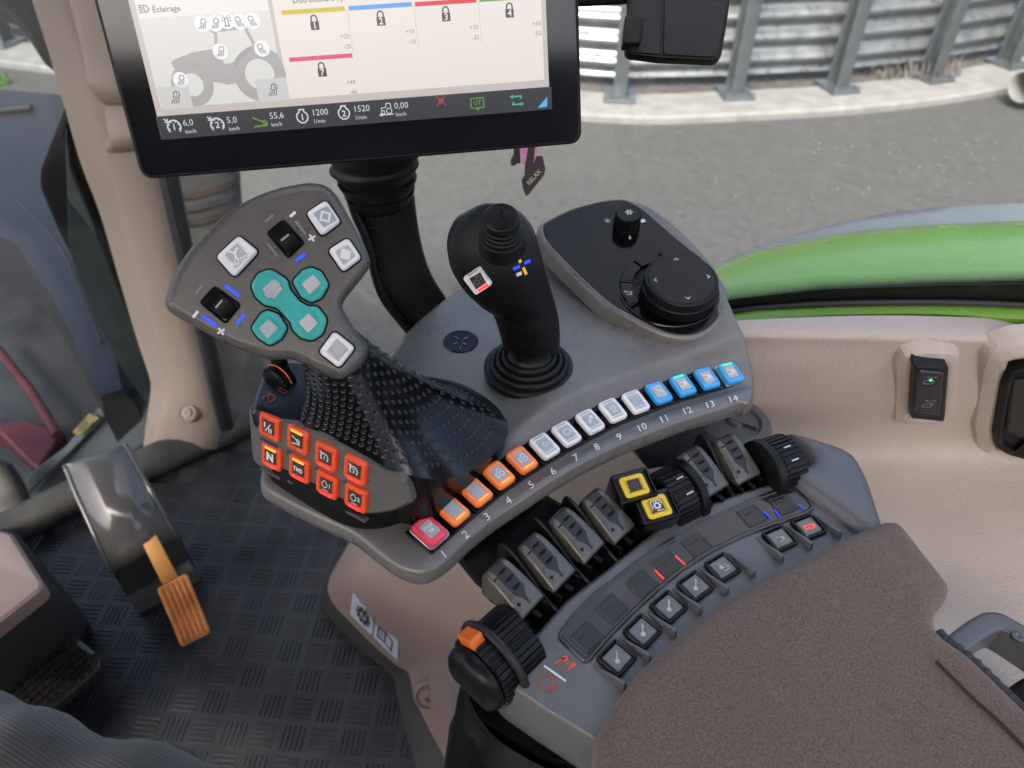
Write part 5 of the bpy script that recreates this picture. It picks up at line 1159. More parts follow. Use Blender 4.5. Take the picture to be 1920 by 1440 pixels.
def arct(p):
    i = min(range(len(arcpts)), key=lambda k: (arcpts[k] - p).length); return tang(i, arcpts)
for x, y in WC:
    p = Pz(x, y, ZA + .0014); t = arct(p); M = frame(p, t, V3((-t.y, t.x, 0)))
    c = place('wcell', 'window_cell', slab(rrect(.0175, .0165, .0012, 2), [(0, -.001), (0, .00005), (.0006, .0001), (.0012, -.0002)]), M_SMOK2, wi, M)
    add('cell_mark', box(-.005, .005, .0022, .0032, .0, .0004, .0001), M_GREYP, c, M) if False else place('wmark', 'cell_mark', box(-.0045, .0045, .0022, .0031, -.0003, .0004, .0001), mat('dark_grey_print', (.08, .078, .075), .5), c, M)
for m, l in ((M_LEDR, [((1227, 1068), (1245, 1086)), ((1265, 1041), (1286, 1060))]), (M_LEDB, [((1432, 958), (1445, 972)), ((1497, 945), (1507, 955)), ((1452, 955), (1463, 970))])):
    for a, b in l:
        A, B = Pz(*a, ZA + .0021), Pz(*b, ZA + .0021); t = (B - A); M = frame((A + B) / 2, t, V3((-t.y, t.x, 0)))
        add('indicator_light', box(-t.length*.42, t.length*.42, -.00035, .00035, -.0006, .0003, .0001), m, wi, M)
# square keys and their fins
M_AKEY = mat('grey_glass_key', (.10, .115, .12), .16, 0, .1, 60, coat=.4)
kg1 = slab(rrect(.0196, .0186, .0022, 3), [(0, -.002), (0, .0024), (.0005, .0031), (.0014, .0031), (.0020, .0022), (.0024, .0016)])
kg2 = slab(rrect(.0142, .0132, .0014, 3), [(0, 0), (0, .0018), (.0005, .0024), (.001, .0025)])
sy_ = [sym_key()] * 4 + [join(shift(sym_lock(''), -.15, .1, .6), L([(-.2, -.4), (.4, -.4)], .07), L([(.3, .2), (.3, -.2), (.5, -.2)], .07)), shift(sym_lever(), 0, -.1, .8), join(shift(L([(-.3, -.45), (.3, -.45), (.3, .1), (-.3, .1)], .1, True), -.3, .05, .6), shift(sym_lever(), .3, -.1, .7))]
for i, p in enumerate(AW):
    t = arct(p); M = frame(p, t, V3((-t.y, t.x, 0))) @ Matrix.Translation((0, 0, .0004))
    k = place('akf', 'square_key', kg1, M_GLOSS, arm, M)
    place('akc', 'key_face', kg2, M_AKEY, k, M)
    add('key_symbol', shift(sy_[i], 0, 0, .0082), M_LEDR if i == 6 else mat('pale_key_print', (.42, .46, .48), .4), k, M @ Matrix.Translation((0, 0, .0028)))
FN = [[(1112, 1247), (1172, 1293)], [(1162, 1194), (1219, 1241)], [(1212, 1147), (1266, 1194)], [(1260, 1102), (1314, 1152)], [(1309, 1064), (1364, 1115)], [(1365, 1037), (1414, 1083)], [(1417, 1007), (1466, 1055)], [(1473, 985), (1520, 1031)], [(1528, 967), (1574, 1010)]]
for a, b in FN:
    A, B = Pz(*a, ZA), Pz(*b, ZA); t = (B - A).normalized(); l = (B - A).length; n = V3((-t.y, t.x, 0)); M = frame(A, t, n)
    prof = [[V3((x, -w_, -.001)), V3((x, -w_ * .5, h)), V3((x, w_ * .5, h)), V3((x, w_, -.001))] for x, w_, h in ((0, .0006, .0003), (l * .3, .0014, .0024), (l * .8, .0021, .0060), (l * .95, .0022, .0066), (l, .0016, .0042))]
    add('key_fin', loft(prof, True), M_DECK, arm, M, sharp=50)
# printed symbols on the deck
A, B = Pz(1020, 1248, ZA + .0005), Pz(1061, 1277, ZA + .0005); t = (B - A); M = frame((A + B) / 2, t, V3((-t.y, t.x, 0)))
add('white_line', L([(-t.length/2, 0), (t.length/2, 0)], .0013), M_WHITEP, arm, M)
add('throttle_symbol', shift(join(L([(-.5, -.3), (-.25, .3)], .14), L(circ(-.2, .3, .14, n=10), .12, True), L([(.05, -.4), (.12, .4)], .04), poly([(.3, .45), (.6, .45), (.35, -.35)])), .0015, .0085, .0105), M_ORP, arm, M)
add('engine_symbol', shift(join(sym_engine(), *[L([(.42 + .0, q), (.62, q + .08)], .06) for q in (-.3, -.15, 0, .15)]), -.001, -.0085, .0125, 0), mat('faded_orange_print', (.40, .09, .04), .5), arm, M)
# ---- valve paddles
PQ = [((917, 1089), (975, 1053), (1022, 1110), (972, 1152)), ((981, 1029), (1030, 1002), (1077, 1063), (1038, 1099)), ((1039, 981), (1087, 956), (1131, 1013), (1096, 1044)), ((1100, 943), (1147, 922), (1187, 980), (1155, 1006)), ((1283, 853), (1331, 838), (1363, 901), (1329, 923)), ((1351, 827), (1394, 819), (1424, 880), (1387, 898))]
pwid = .0245
def paddle_geo():
    rings = []
    for y, z, w_, zb in ((-.0012, .0092, .0114, .0072), (-.0005, .011, .0116, .0060), (.0015, .0128, .0117, .0055), (.008, .0178, .0113, .0030), (.016, .0236, .0107, -.001), (.024, .0283, .0102, -.003), (.029, .0300, .0098, -.004), (.0325, .0292, .0094, -.004), (.0345, .026, .009, -.004), (.0355, .018, .009, -.004), (.0355, .004, .009, -.004)):
        r = min(.0022, (z - zb) * .4)
        rings.append([V3((-w_, y, zb)), V3((-w_, y, z - r)), V3((-w_ + r*.3, y, z - r*.3)), V3((-w_ + r, y, z)), V3((0, y, z + .0004)), V3((w_ - r, y, z)), V3((w_ - r*.3, y, z - r*.3)), V3((w_, y, z - r)), V3((w_, y, zb))])
    return loft(rings, True)
def surf(y):
    ks = [(-.0005, .011), (.0015, .0128), (.008, .0178), (.016, .0236), (.024, .0283), (.029, .0300), (.0325, .0292)]
    for (a, za), (b, zb) in zip(ks, ks[1:]):
        if y <= b: return lerp(za, zb, (y - a) / (b - a))
    return .0292
def inlay_geo():
    st_ = [(.0008, .0008), (.004, .0010), (.0065, .0018), (.0095, .0042), (.015, .0050), (.023, .0052), (.029, .0050), (.032, .0048)]
    r = []
    for y, w_ in st_:
        z = surf(y) + .0004; r.append([V3((-w_, y, z - .0012)), V3((-w_, y, z + .0004)), V3((0, y, z + .0009)), V3((w_, y, z + .0004)), V3((w_, y, z - .0012))])
    return loft(r, False)
def notch_geo(y):
    z = surf(y) + .0012; dz = (surf(y + .002) - surf(y - .002)) / .004; o = circ(0, 0, .0040, 200, 340, 8) + circ(0, -.0028, .0034, -20, 200, 8)
    o = [(-.0042, .0004), (-.002, -.0006), (0, -.0010), (.002, -.0006), (.0042, .0004), (.002, .0012), (0, .0014), (-.002, .0012)]
    return [V3((a, y + b, z + b * dz + .0004)) for a, b in o], [tuple(range(8))]
plus_geo = lambda: xf(join(L([(-.0016, 0), (.0016, 0)], .0011), L([(0, -.0016), (0, .0016)], .0011)), Matrix.Translation((-.0068, .0052, surf(.0052) + .0003)) @ Matrix.Rotation(.62, 4, 'X'))
minus_geo = lambda: xf(L([(-.0018, 0), (.0018, 0)], .0012), Matrix.Translation((-.0072, .0245, surf(.0245) + .0003)) @ Matrix.Rotation(.45, 4, 'X'))
sep_geo = lambda: slab(catmull(V2([(-.012, -.008), (.002, .003), (.014, .015), (.026, .028), (.036, .0345), (.043, .032), (.045, .012), (.042, -.012)]), 4), [(.0006, -.0011), (0, -.0006), (0, .0006), (.0006, .0011)])
pf = []
for i, (tl, tr, br, bl_) in enumerate(PQ):
    pc_ = Pz((bl_[0] + br[0]) / 2, (bl_[1] + br[1]) / 2, ZA + .011)
    xt = (Pz(*br, ZA + .011) - Pz(*bl_, ZA + .011)); top = Pz((tl[0] + tr[0]) / 2, (tl[1] + tr[1]) / 2, ZA + .030)
    yv = V3((top.x - pc_.x, top.y - pc_.y, 0))
    xt = arct(pc_) * .5 + xt.normalized() * .5; xt.z = 0; yp_ = V3((-xt.y, xt.x, 0)).normalized(); yv = (yv.normalized() * .5 + yp_ * .5)
    M = frame(V3((pc_.x, pc_.y, ZA)), V3((yv.y, -yv.x, 0)), yv) @ Matrix.Diagonal((1, 1, .78, 1)); pf.append(M)
    if i < 2: print('paddle', xt.length, (top - pc_).length)
    p = place('pad', 'valve_paddle', paddle_geo(), M_METALP, arm, M, sharp=45)
    inl = place('inl', 'finger_inlay', inlay_geo(), M_PADIN, p, M, sharp=40)
    for j, y in enumerate((.0125, .0185, .0245)): place('notch%d' % j, 'inlay_groove', notch_geo(y), M_BLK, p, M)
    place('plus', 'plus_mark', plus_geo(), M_BLK, p, M); place('minus', 'minus_mark', minus_geo(), M_BLK, p, M)
    place('stop', 'paddle_pivot', join(box(-.002, .002, -.008, -.0005, .001, .005, .001), box(-.011, -.009, -.006, .002, -.004, .006, .0008), box(.009, .011, -.006, .002, -.004, .006, .0008)), M_BLK, p, M)
def sep_at(M, dx): place('sep', 'divider_plate', sep_geo(), M_SOFT, arm, M @ Matrix.Translation((dx, 0, 0)) @ Matrix(((0, 0, 1, 0), (1, 0, 0, 0), (0, 1, 0, 0), (0, 0, 0, 1))))
for i in (1, 2, 3, 5): sep_at(pf[i], -.0160)
# ---- ribbed wheels
def wheel(px_, py_, zc, r, wd, flange, teeth, name, fr=.0015):
    p = Pz(px_, py_, zc + r * .75); p.z = zc; t = arct(p); n = V3((-t.y, t.x, 0)); p = p - n * r * .2
    M = frame(p, t, n); w_ = add(name, gear(r, .0013, wd, teeth, .62), M_RUB, arm, M)
    if flange:
        s = flange; pr = [(r + fr - .004, s * wd * .5), (r + fr, s * (wd * .5 + .001)), (r + fr, s * (wd * .5 + .007)), (r - .001, s * (wd * .5 + .0085)), (.004, s * (wd * .5 + .0085))]
        rg = [[V3((x, q * math.cos(2*math.pi*k/48), q * math.sin(2*math.pi*k/48))) for k in range(48)] for q, x in pr]
        add('wheel_flange', loft(rg), M_SOFT, w_, M)
    return w_, M
w1, MW1 = wheel(1256, 899, ZA + .001, .0235, .0205, 1, 34, 'ribbed_wheel')
w2_, MW2 = wheel(1462, 836, ZA + .001, .0235, .0205, -1, 34, 'ribbed_wheel')
tickg = lambda: xf(box(-.003, .003, -.0006, .0006, .0232, .0238, .0002), Matrix.Identity(4))
for Wd, MM, A_ in ((w1, MW1, (68, 100)), (w2_, MW2, (70, 98))):
    for a in A_: place('tick', 'wheel_tick', tickg(), M_WHITEP, Wd, MM @ Matrix.Rotation(math.radians(a - 90 + 25), 4, 'X') @ Matrix.Translation((.0035 if Wd is w1 else .0, 0, 0)))
w3, MW3 = wheel(928, 1190, ZA - .008, .0255, .036, 0, 36, 'hand_throttle_wheel')
ringp = [V3((-.0055, .0280 * math.cos(a), .0280 * math.sin(a))) for a in [2*math.pi*k/48 for k in range(48)]]
add('rubber_ring', tube(ringp, .0028, 10, closed=True, upv=V3((1, 0, 0))), M_SEAL, w3, MW3)
add('orange_tab', xf(box(-.0185, -.0085, -.0095, .0055, .022, .0300, .0012), Matrix.Rotation(math.radians(-32), 4, 'X') @ Matrix.Identity(4)), M_ORANGE, w3, MW3 @ Matrix.Rotation(math.radians(0), 4, 'X'))
# rounded end ear at the left of the throttle wheel
ea = [V3((x, q * math.cos(2*math.pi*k/40) * 1.0, q * math.sin(2*math.pi*k/40))) for k in range(40) for q, x in ((.03, -.02),)]
rg = []
for q, x in ((.021, -.0185), (.0228, -.0192), (.0230, -.022), (.0215, -.026), (.0185, -.0285), (.012, -.0295), (.004, -.0298)):
    rg.append([V3((x, q * math.cos(2*math.pi*k/40), max(q * math.sin(2*math.pi*k/40), -.6 * q))) for k in range(40)])
add('end_ear', loft(rg), M_SOFT, arm, MW3, sharp=60)
# ---- two yellow keys on stepped black blocks
for px_, py_, dz in ((1189, 911, .026), (1231, 950, .019)):
    p = Pz(px_, py_, ZA + dz); t = arct(p); t = (t + V3((.15, -.25, 0))).normalized(); n = V3((-t.y, t.x, 0)); tilt = Matrix.Rotation(math.radians(14), 4, 'X')
    M = frame(p, t, n) @ tilt
    bkk = add('key_block', slab(rrect(.0290, .0240, .0025, 3), [(.0005, -.03), (0, -.004), (0, .0004), (.0006, .0012), (.0016, .0013), (.003, .0003)]), M_GLOSS, arm, M)
    yk = add('yellow_key', slab(rrect(.0190, .0168, .0030, 3), [(0, -.002), (0, .0006), (.0004, .0012), (.0012, .0014), (.003, .0014), (.0036, .0009)]), M_YEL, bkk, M)
    add('key_label', slab(rrect(.0094, .0090, .0005, 2), [(0, 0), (0, .0016)]), M_BRK, yk, M)
    if dz < .022: add('key_symbol', shift(join(sym_gear(8), L([(-.55, -.35), (-.55, .5), (.5, .5), (.5, .1)], .09), L([(-.2, -.52), (.5, -.52)], .09)), 0, 0, .0074), M_WHITEP, yk, M @ Matrix.Translation((0, 0, .0020)))
    else: add('key_symbol', shift(sym_gear(8), 0, 0, .0070), mat('dim_gear_print', (.07, .07, .065), .5), yk, M @ Matrix.Translation((0, 0, .0020)))
# ---- cushion
CU = [(1110, 1520), (1112, 1440), (1113, 1400), (1127, 1358), (1164, 1300), (1232, 1225), (1330, 1143), (1430, 1083), (1540, 1032), (1630, 988), (1662, 978), (1690, 986), (1722, 1022), (1770, 1080), (1782, 1098), (1778, 1118), (1760, 1140), (1752, 1165), (1762, 1192), (1820, 1236), (1920, 1335), (2010, 1420), (1990, 1600), (1500, 1640)]
ZQ = ZA + .016
cw = [Pz(x, y, ZQ - .006) for x, y in CU]
cout = ccw(catmull([Vector((p.x, p.y)) for p in cw], 5))
def HQ(x, y): return ZQ + .0022 * math.sin(x * 31 + 1) * math.sin(y * 27) + .0008 * math.sin(x * 90 + y * 60)
rings = []; RC = .011
for d, dz in [(.006, -.028), (.0015, -.024), (0, -.016)] + [(RC * (1 - math.cos(a)), -RC + RC * math.sin(a)) for a in [math.pi/2*k/6 for k in range(7)]]:
    o = offset(cout, d); rings.append([V3((q.x, q.y, HQ(q.x, q.y) + dz)) for q in o])
M_FAB, N, K, b = node_mat('brown_velour')
tc = N.new('ShaderNodeTexCoord'); n1 = N.new('ShaderNodeTexNoise'); n1.inputs['Scale'].default_value = 780; n1.inputs['Detail'].default_value = 4; n1.inputs['Roughness'].default_value = .7; K.new(tc.outputs['Object'], n1.inputs[0])
n2 = N.new('ShaderNodeTexNoise'); n2.inputs['Scale'].default_value = 14; K.new(tc.outputs['Object'], n2.inputs[0])
rp = N.new('ShaderNodeValToRGB'); rp.color_ramp.elements[0].position = .36; rp.color_ramp.elements[0].color = (.112, .083, .067, 1); rp.color_ramp.elements[1].position = .68; rp.color_ramp.elements[1].color = (.235, .178, .147, 1); K.new(n1.outputs[0], rp.inputs[0])
mm = N.new('ShaderNodeMix'); mm.data_type = 'RGBA'; mm.blend_type = 'MULTIPLY'; mm.inputs[0].default_value = .5; K.new(rp.outputs[0], mm.inputs[6]); K.new(n2.outputs[0], mm.inputs[7]); K.new(rp.outputs[0], b.inputs['Base Color'])
b.inputs['Roughness'].default_value = .95; b.inputs['Sheen Weight'].default_value = .55; b.inputs['Sheen Roughness'].default_value = .35; b.inputs['Sheen Tint'].default_value = (.75, .65, .6, 1); b.inputs['Specular IOR Level'].default_value = .15
bp_ = N.new('ShaderNodeBump'); bp_.inputs['Strength'].default_value = .9; bp_.inputs['Distance'].default_value = .0012; K.new(n1.outputs[0], bp_.inputs['Height']); K.new(bp_.outputs[0], b.inputs['Normal'])
cush = weld('cushion', join(loft(rings, True, True, False), patch(offset(cout, RC), HQ, .007)), M_FAB, arm, sharp=60)
# stitched edge strip at the right of the cushion
M_FRAY = mat('dark_frayed_edge', (.05, .05, .058), .95, 0, .5, 400, 1.0, 700)
ep = catmull([Pz(x, y, ZQ - .010) for x, y in [(1757, 1186), (1772, 1202), (1820, 1240), (1870, 1288), (1925, 1342), (1990, 1405)]], 6, False)
add('frayed_edge', tube(ep, lambda t: .0042 + .0006 * math.sin(t * 90), 10), M_FRAY, cush)
sp2 = catmull([Pz(x, y, ZQ + .0012) for x, y in [(1755, 1240), (1790, 1275), (1830, 1315), (1870, 1350), (1920, 1400), (1980, 1460)]], 6, False)
add('seam', tube(sp2, .0011, 6), mat('seam_thread', (.03, .022, .02), .9, bump=.5), cush)
# ---- black shell under the left end of the armrest
sh = [((862, 1290), (905, 1330), .52), ((850, 1330), (930, 1362), .525), ((845, 1380), (980, 1402), .53), ((838, 1440), (1050, 1440), .535), ((820, 1520), (1100, 1520), .54)]
ar_ = Pz(940, 1400, .58)
ring = []
for (l, r_, z0, z1) in [((872, 1290), (934, 1318), .632, .625), ((880, 1320), (960, 1352), .63, .622), ((896, 1352), (1000, 1388), .628, .62), ((925, 1385), (1050, 1432), .626, .62), ((970, 1415), (1100, 1480), .624, .62), ((1040, 1450), (1160, 1560), .622, .62)]:
    A = Pz(*l, z0); B = Pz(*r_, z1); C_ = Pz(l[0] - 40, l[1] + 150, .45)
    ring.append([C_, lerp(C_, A, .6) + V3((-.004, .0, 0)), lerp(C_, A, .93), A, lerp(A, B, .05) + V3((0, 0, .002)), lerp(A, B, .12) + V3((0, 0, -.004)), lerp(A, B, .3) + V3((0, 0, -.03)), lerp(A, B, .9) + V3((0, 0, -.04)), B])
add('shell_cup', loft(dens(ring, 4), False), M_SOFT, arm, sharp=60)
ring = []
for (l, z0) in [((872, 1290), .632), ((858, 1330), .60), ((848, 1380), .57), ((838, 1440), .54), ((820, 1540), .5)]:
    A = Pz(*l, z0); ring.append([A + V3((.0, .02, -.01)), A, A + V3((.012, -.02, 0)), A + V3((.05, -.04, -.005)), A + V3((.13, -.06, -.01)), A + V3((.13, .03, -.03))])
add('shell_side', loft(dens(ring, 4), True), M_BLK, arm, sharp=60)
# ================================================================== grey grab handle by the cushion
hp_ = catmull([Pz(x, y, .59) for x, y in [(1755, 1240), (1795, 1208), (1838, 1176), (1868, 1166), (1900, 1180), (1960, 1218), (2040, 1265)]], 6, False)
rg = []
for i, p in enumerate(hp_):
    t = tang(i, hp_); n = V3((-t.y, t.x, 0)); o = rrect(.016, .030, .004, 3)
    rg.append([p + n * q.x + V3((0, 0, q.y - .012)) for q in o])
hd_ = root('grab_handle', Pz(1850, 1220, .56), 'grey plastic loop handle beside the brown armrest cushion', 'handle')
add('handle_loop', loft(rg, True), M_DECK, hd_, sharp=50)
p2_ = catmull([Pz(x, y, .57) for x, y in [(1850, 1390), (1890, 1340), (1930, 1300), (2000, 1270)]], 6, False)
rg = []
for i, p in enumerate(p2_):
    t = tang(i, p2_); n = V3((-t.y, t.x, 0)); rg.append([p + n * q.x + V3((0, 0, q.y - .012)) for q in rrect(.02, .03, .004, 3)])
add('handle_foot', loft(rg, True), M_BLK, hd_, sharp=50)
mk2 = Pz(1908, 1194, .5938)
add('handle_screw', revolve([(.004, -.002), (.004, .001), (.0025, .0016), (.001, .0006)], 14), M_POST, hd_, Matrix.Translation(mk2))
# ================================================================== accelerator pedal
acc = root('accelerator_pedal', Pz(290, 1120, 0), 'orange accelerator pedal with ribbed pad below a shiny grey housing', 'pedal')
M_HOUS = mat('shiny_grey_housing', (.11, .108, .105), .16, .2, .1, 20, rvar=.05)
hr = []
for (l, r_, zl, zr, bul) in [((122, 880), (238, 838), .235, .235, .0), ((118, 872), (240, 832), .25, .25, .006), ((124, 880), (246, 842), .245, .245, .018), ((142, 925), (266, 880), .225, .225, .026), ((165, 975), (290, 922), .20, .20, .028), ((186, 1022), (312, 962), .17, .17, .026), ((202, 1058), (330, 992), .14, .14, .022), ((212, 1074), (338, 1008), .12, .12, .014), ((218, 1072), (334, 1012), .10, .10, .0)]:
    A, B = Pz(*l, zl), Pz(*r_, zr); e = (B - A).normalized(); n = (CAM - (A + B) / 2).normalized(); dn = V3((0, 0, -.15)) - n * .0
    pts = [A + dn * .9, A + dn * .3, A - n * .004]
    pts += [A + n * .001] + [lerp(A, B, t) + n * (bul * (math.sin(math.pi * t) ** .8)) for t in (.05, .12, .25, .4, .6, .75, .88, .95)] + [B + n * .001, B - n * .004, B + dn * .3, B + dn * .9]
    hr.append(pts)
add('pedal_housing', loft(dens(hr, 3), True), M_HOUS, acc, sharp=50)
# raised rib lines on the housing
for tt2 in (.10, .86):
    path = [q for q in catmull([r[2 + int(round(tt2 * 11))] for r in hr[1:-1]], 4, False)]
    add('housing_rib', tube([p + (CAM - p).normalized() * .001 for p in path], .0035, 8), M_HOUS, acc)
M_PEDAL = mat('worn_orange_pad', (.66, .19, .035), .5, 0, .2, 22, .3, 200, c2=(.80, .33, .10))
A0, A1, B1, B0 = Pz(261, 1006, .165), Pz(288, 994, .165), Pz(334, 1082, .11), Pz(305, 1096, .11)
nn = (A1 - A0).cross(B0 - A0).normalized()
if nn.z < 0: nn = -nn
rg = []
for s in [k / 6 for k in range(7)]:
    l, r_ = lerp(A0, B0, s) + nn * (.006 * math.sin(s * 3.14)), lerp(A1, B1, s) + nn * (.006 * math.sin(s * 3.14)); e = (r_ - l)
    rg.append([l - nn * .008, l - nn * .001, l + e * .06 + nn * 0, r_ - e * .06, r_ - nn * .001, r_ - nn * .008])
add('pedal_arm', loft(rg, True), mat('amber_pedal_arm', (.72, .30, .05), .45, 0, .12, 15, c2=(.75, .38, .10)), acc, sharp=50)
pq = [(294, 1104), (350, 1074), (396, 1186), (340, 1214)]; zq = [.118, .118, .062, .062]
Wq = [Pz(x, y, z) for (x, y), z in zip(pq, zq)]; n4 = (Wq[1] - Wq[0]).cross(Wq[3] - Wq[0]).normalized()
if n4.z < 0: n4 = -n4
xd = (Wq[1] - Wq[0]); Mq = frame(sum(Wq, V3((0, 0, 0))) / 4, xd, n4.cross(xd)); mq = Mq.inverted(); lq = [mq @ p for p in Wq]
pd_ = add('pedal_pad', slab(rpoly([(q.x, q.y) for q in lq], .006), rim(.003, .003, -.008)), M_PEDAL, acc, Mq)
x0_, x1_ = min(q.x for q in lq), max(q.x for q in lq)
for k in range(6):
    t = (k + .5) / 6; top = lerp(lq[0], lq[1], t); bot = lerp(lq[3], lq[2], t); d = (bot - top); a = top + d * .03; b = bot - d * .05
    w3_ = (lq[1] - lq[0]).length / 6 * .30; n = V3((-d.y, d.x, 0)).normalized()
    o = [a + n * w3_, a - n * w3_, b - n * w3_, b + n * w3_]
    add('pad_rib', slab(rpoly([(q.x, q.y) for q in o], .0015, 2), [(0, .002), (0, .0055), (.0008, .0072), (.0016, .0076)]), M_PEDAL, pd_, Mq)
# ================================================================== steering column foot and brake pedal
scf = root('steering_column_cover', Pz(60, 1250, 0), 'dark grey steering column cover with beige top at the left edge', 'cover')
def vbox(pts, ztop_, zlow, m, name, grow=(0, 0), bev=.008):
    P = [Pz(x, y, ztop_) for x, y in pts]
    return add(name, slab(rpoly([(p.x, p.y) for p in P], .012), [(-.03, zlow), (-.004, ztop_ - .05), (0, ztop_ - bev), (bev * .3, ztop_ - bev * .3), (bev, ztop_)]), m, scf)
rg = []
for z, pts in ((.012, [(18, 985), (168, 1166), (150, 1205), (60, 1300), (-80, 1400), (-200, 1200), (-120, 1060)]), (.05, [(20, 985), (168, 1163), (152, 1202), (60, 1292), (-80, 1395), (-200, 1200), (-120, 1060)]), (.19, [(2, 985), (86, 1096), (74, 1120), (-10, 1185), (-120, 1260), (-220, 1150), (-120, 1030)]), (.20, [(-2, 988), (80, 1096), (70, 1116), (-12, 1180), (-120, 1250), (-214, 1150), (-118, 1034)])):
    rg.append([Pz(x, y, z) for x, y in pts])
def dens_closed(r): return [catmull(q, 4) for q in r]
def rounded3(P, r=.02, seg=3):
    n = len(P); out = []
    for i in range(n):
        a, b, c = P[i-1], P[i], P[(i+1) % n]
        u, v = (a - b), (c - b); q0, q1 = b + u.normalized() * min(r, u.length * .4), b + v.normalized() * min(r, v.length * .4)
        for k in range(seg + 1): s = k / seg; out.append((1-s)**2 * q0 + 2*s*(1-s) * b + s*s * q1)
    return out
add('column_body', loft([rounded3(q) for q in rg], True), M_DGREY, scf, sharp=40)
bt2 = [(-6, 992), (22, 1000), (80, 1092), (78, 1104), (-8, 1172), (-110, 1240), (-200, 1150), (-110, 1040)]
P = [Pz(x, y, .215) for x, y in bt2]
add('beige_top', slab(rpoly([(p.x, p.y) for p in P], .014, 4), [(0, .19), (0, .213), (.004, .2165), (.018, .217), (.022, .215), (.032, .212)]), M_MAUVE, scf)
brk = root('brake_pedal', Pz(110, 1260, .02), 'black studded brake pedal pad dusted with dirt', 'pedal')
M_STUD = mat('dirty_black_stud_rubber', (.008, .008, .008), .34, 0, .3, 14, .2, 300, c2=(.035, .028, .02))
bq = [(-40, 1300), (92, 1192), (136, 1192), (188, 1232), (186, 1254), (98, 1328), (20, 1392)]
P = [Pz(x, y, .075) for x, y in bq]; Mbk = Matrix.Translation(Pz(90, 1270, .075)) @ Matrix.Rotation(math.radians(0), 4, 'X'); mbk = Mbk.inverted(); lo_ = [mbk @ p for p in P]
lo2 = rpoly([(q.x, q.y) for q in lo_], .008)
pdl = add('pedal_pad', slab(lo2, [(0, -.014), (0, -.002), (.002, 0)]), M_STUD, brk, Mbk)
sV, sF = [], []; u = (lo_[1] - lo_[0]).normalized(); v = V3((-u.y, u.x, 0)); ins = offset(ccw([Vector(q) for q in lo2]), .005); k = 0
for a in range(-22, 24):
    for b in range(-22, 24):
        c = u * (a * .0108) + v * (b * .0108)
        if not inpoly(c, ins): continue
        i = len(sV); r = .0046; h = .0068
        for ss, zz in ((1, 0), (.32, h)):
            for e in (u + v, v - u, -u - v, u - v): sV.append(c + e * (r * ss) * .72 + V3((0, 0, zz)))
        sF += [(i, i+1, i+5, i+4), (i+1, i+2, i+6, i+5), (i+2, i+3, i+7, i+6), (i+3, i, i+4, i+7), (i+4, i+5, i+6, i+7)]; k += 1
add('pad_studs', (sV, sF), M_STUD, pdl, Mbk, kind='stuff', sharp=20)
ed = [mbk @ Pz(x, y, .078) for x, y in ((148, 1206), (176, 1229))]
add('pad_rim', tube(ed, .004, 8), M_POST, pdl, Mbk)
# ================================================================== the seated driver's leg
M_CORD, N, K, b = node_mat('grey_corduroy')
tc = N.new('ShaderNodeTexCoord'); wv = N.new('ShaderNodeTexWave'); wv.wave_type = 'BANDS'; wv.bands_direction = 'Y'; wv.inputs['Scale'].default_value = 95; wv.inputs['Distortion'].default_value = .6; wv.inputs['Detail'].default_value = 1
mp2 = N.new('ShaderNodeMapping'); mp2.inputs['Rotation'].default_value = (0, 0, .45); K.new(tc.outputs['Object'], mp2.inputs[0]); K.new(mp2.outputs[0], wv.inputs[0])
nz = N.new('ShaderNodeTexNoise'); nz.inputs['Scale'].default_value = 18; nz.inputs['Detail'].default_value = 6; K.new(tc.outputs['Object'], nz.inputs[0])
rp = N.new('ShaderNodeValToRGB'); rp.color_ramp.elements[0].position = .3; rp.color_ramp.elements[0].color = (.048, .043, .035, 1); rp.color_ramp.elements[1].position = .75; rp.color_ramp.elements[1].color = (.15, .135, .112, 1); K.new(nz.outputs[0], rp.inputs[0])
mm = N.new('ShaderNodeMix'); mm.data_type = 'RGBA'; mm.blend_type = 'MULTIPLY'; mm.inputs[0].default_value = .35; K.new(rp.outputs[0], mm.inputs[6]); K.new(wv.outputs[0], mm.inputs[7]); K.new(mm.outputs[2], b.inputs['Base Color'])
b.inputs['Roughness'].default_value = .9; b.inputs['Sheen Weight'].default_value = .3; b.inputs['Specular IOR Level'].default_value = .2
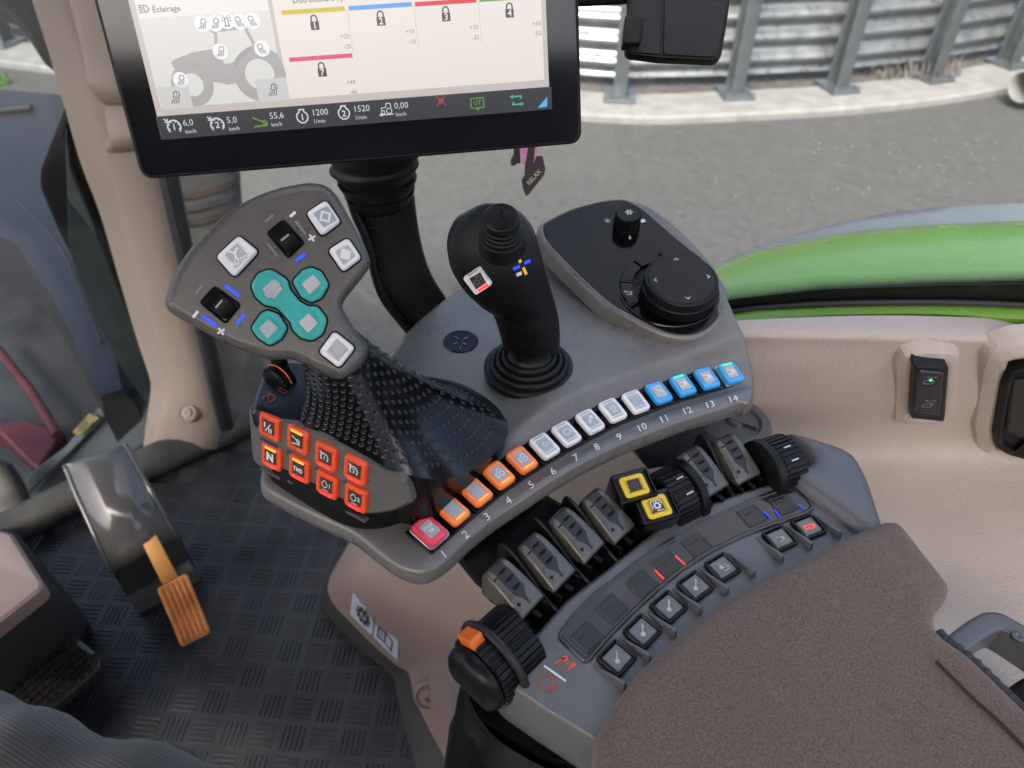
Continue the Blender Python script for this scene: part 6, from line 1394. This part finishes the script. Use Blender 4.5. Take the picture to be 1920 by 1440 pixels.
bp_ = N.new('ShaderNodeBump'); bp_.inputs['Strength'].default_value = .4; bp_.inputs['Distance'].default_value = .001; K.new(wv.outputs[0], bp_.inputs['Height']); K.new(bp_.outputs[0], b.inputs['Normal'])
def limb(path, rad, n=40, fold=.006, seed=1):
    P = catmull(path, 10, False); m = len(P); rings = []
    for i, p in enumerate(P):
        t = (P[min(i+1, m-1)] - P[max(i-1, 0)]).normalized(); s = t.cross(V3((0, 0, 1)))
        if s.length < .05: s = V3((1, 0, 0))
        s.normalize(); u_ = s.cross(t); f = i / (m - 1) * (len(rad) - 1); k = min(int(f), len(rad) - 2); r = lerp(rad[k], rad[k+1], f - k); ring = []
        for q in range(n):
            a = 2 * math.pi * q / n; rr = r + fold * (math.sin(3 * a + i * .55 + seed) * .5 + math.sin(i * 1.1 + a * 2 + seed) * .5) * (.5 + .5 * math.sin(i * .37 + seed))
            ring.append(p + s * (rr * math.cos(a)) + u_ * (rr * .92 * math.sin(a)))
        rings.append(ring)
    return rings
hip = Pd(600, 1850, .52); knee = Pd(-300, 1400, .72); ank = knee + V3((-.06, .10, -.33))
rgs = limb([hip, lerp(hip, knee, .35) + V3((0, 0, .012)), lerp(hip, knee, .7) + V3((0, 0, .01)), knee + V3((.02, 0, .0)), knee + V3((-.05, .04, -.09)), lerp(knee, ank, .55), ank], [.098, .096, .088, .080, .076, .066, .056], 44, .011, 2)
per = root('person', V3((-.75, .3, 0)), 'person in grey corduroy trousers, one bent leg at the lower left corner', 'person')
bo = add('leg', loft(rgs, True), M_CORD, per, sharp=80)
shr = limb([ank + V3((.01, -.02, .02)), ank + V3((-.03, .03, -.04)), ank + V3((-.10, .10, -.06)), ank + V3((-.17, .17, -.07))], [.052, .05, .048, .03], 24, .002, 1)
add('shoe', loft(shr, True), M_BLK, per, sharp=80)
fl2 = limb([Pd(200, 1470, .80), Pd(255, 1432, .84), Pd(300, 1430, .86), Pd(350, 1452, .86), Pd(420, 1500, .84)], [.02, .022, .024, .024, .02], 20, .004, 3)
add('trouser_fold', loft(fl2, True), M_CORD, per, sharp=80)
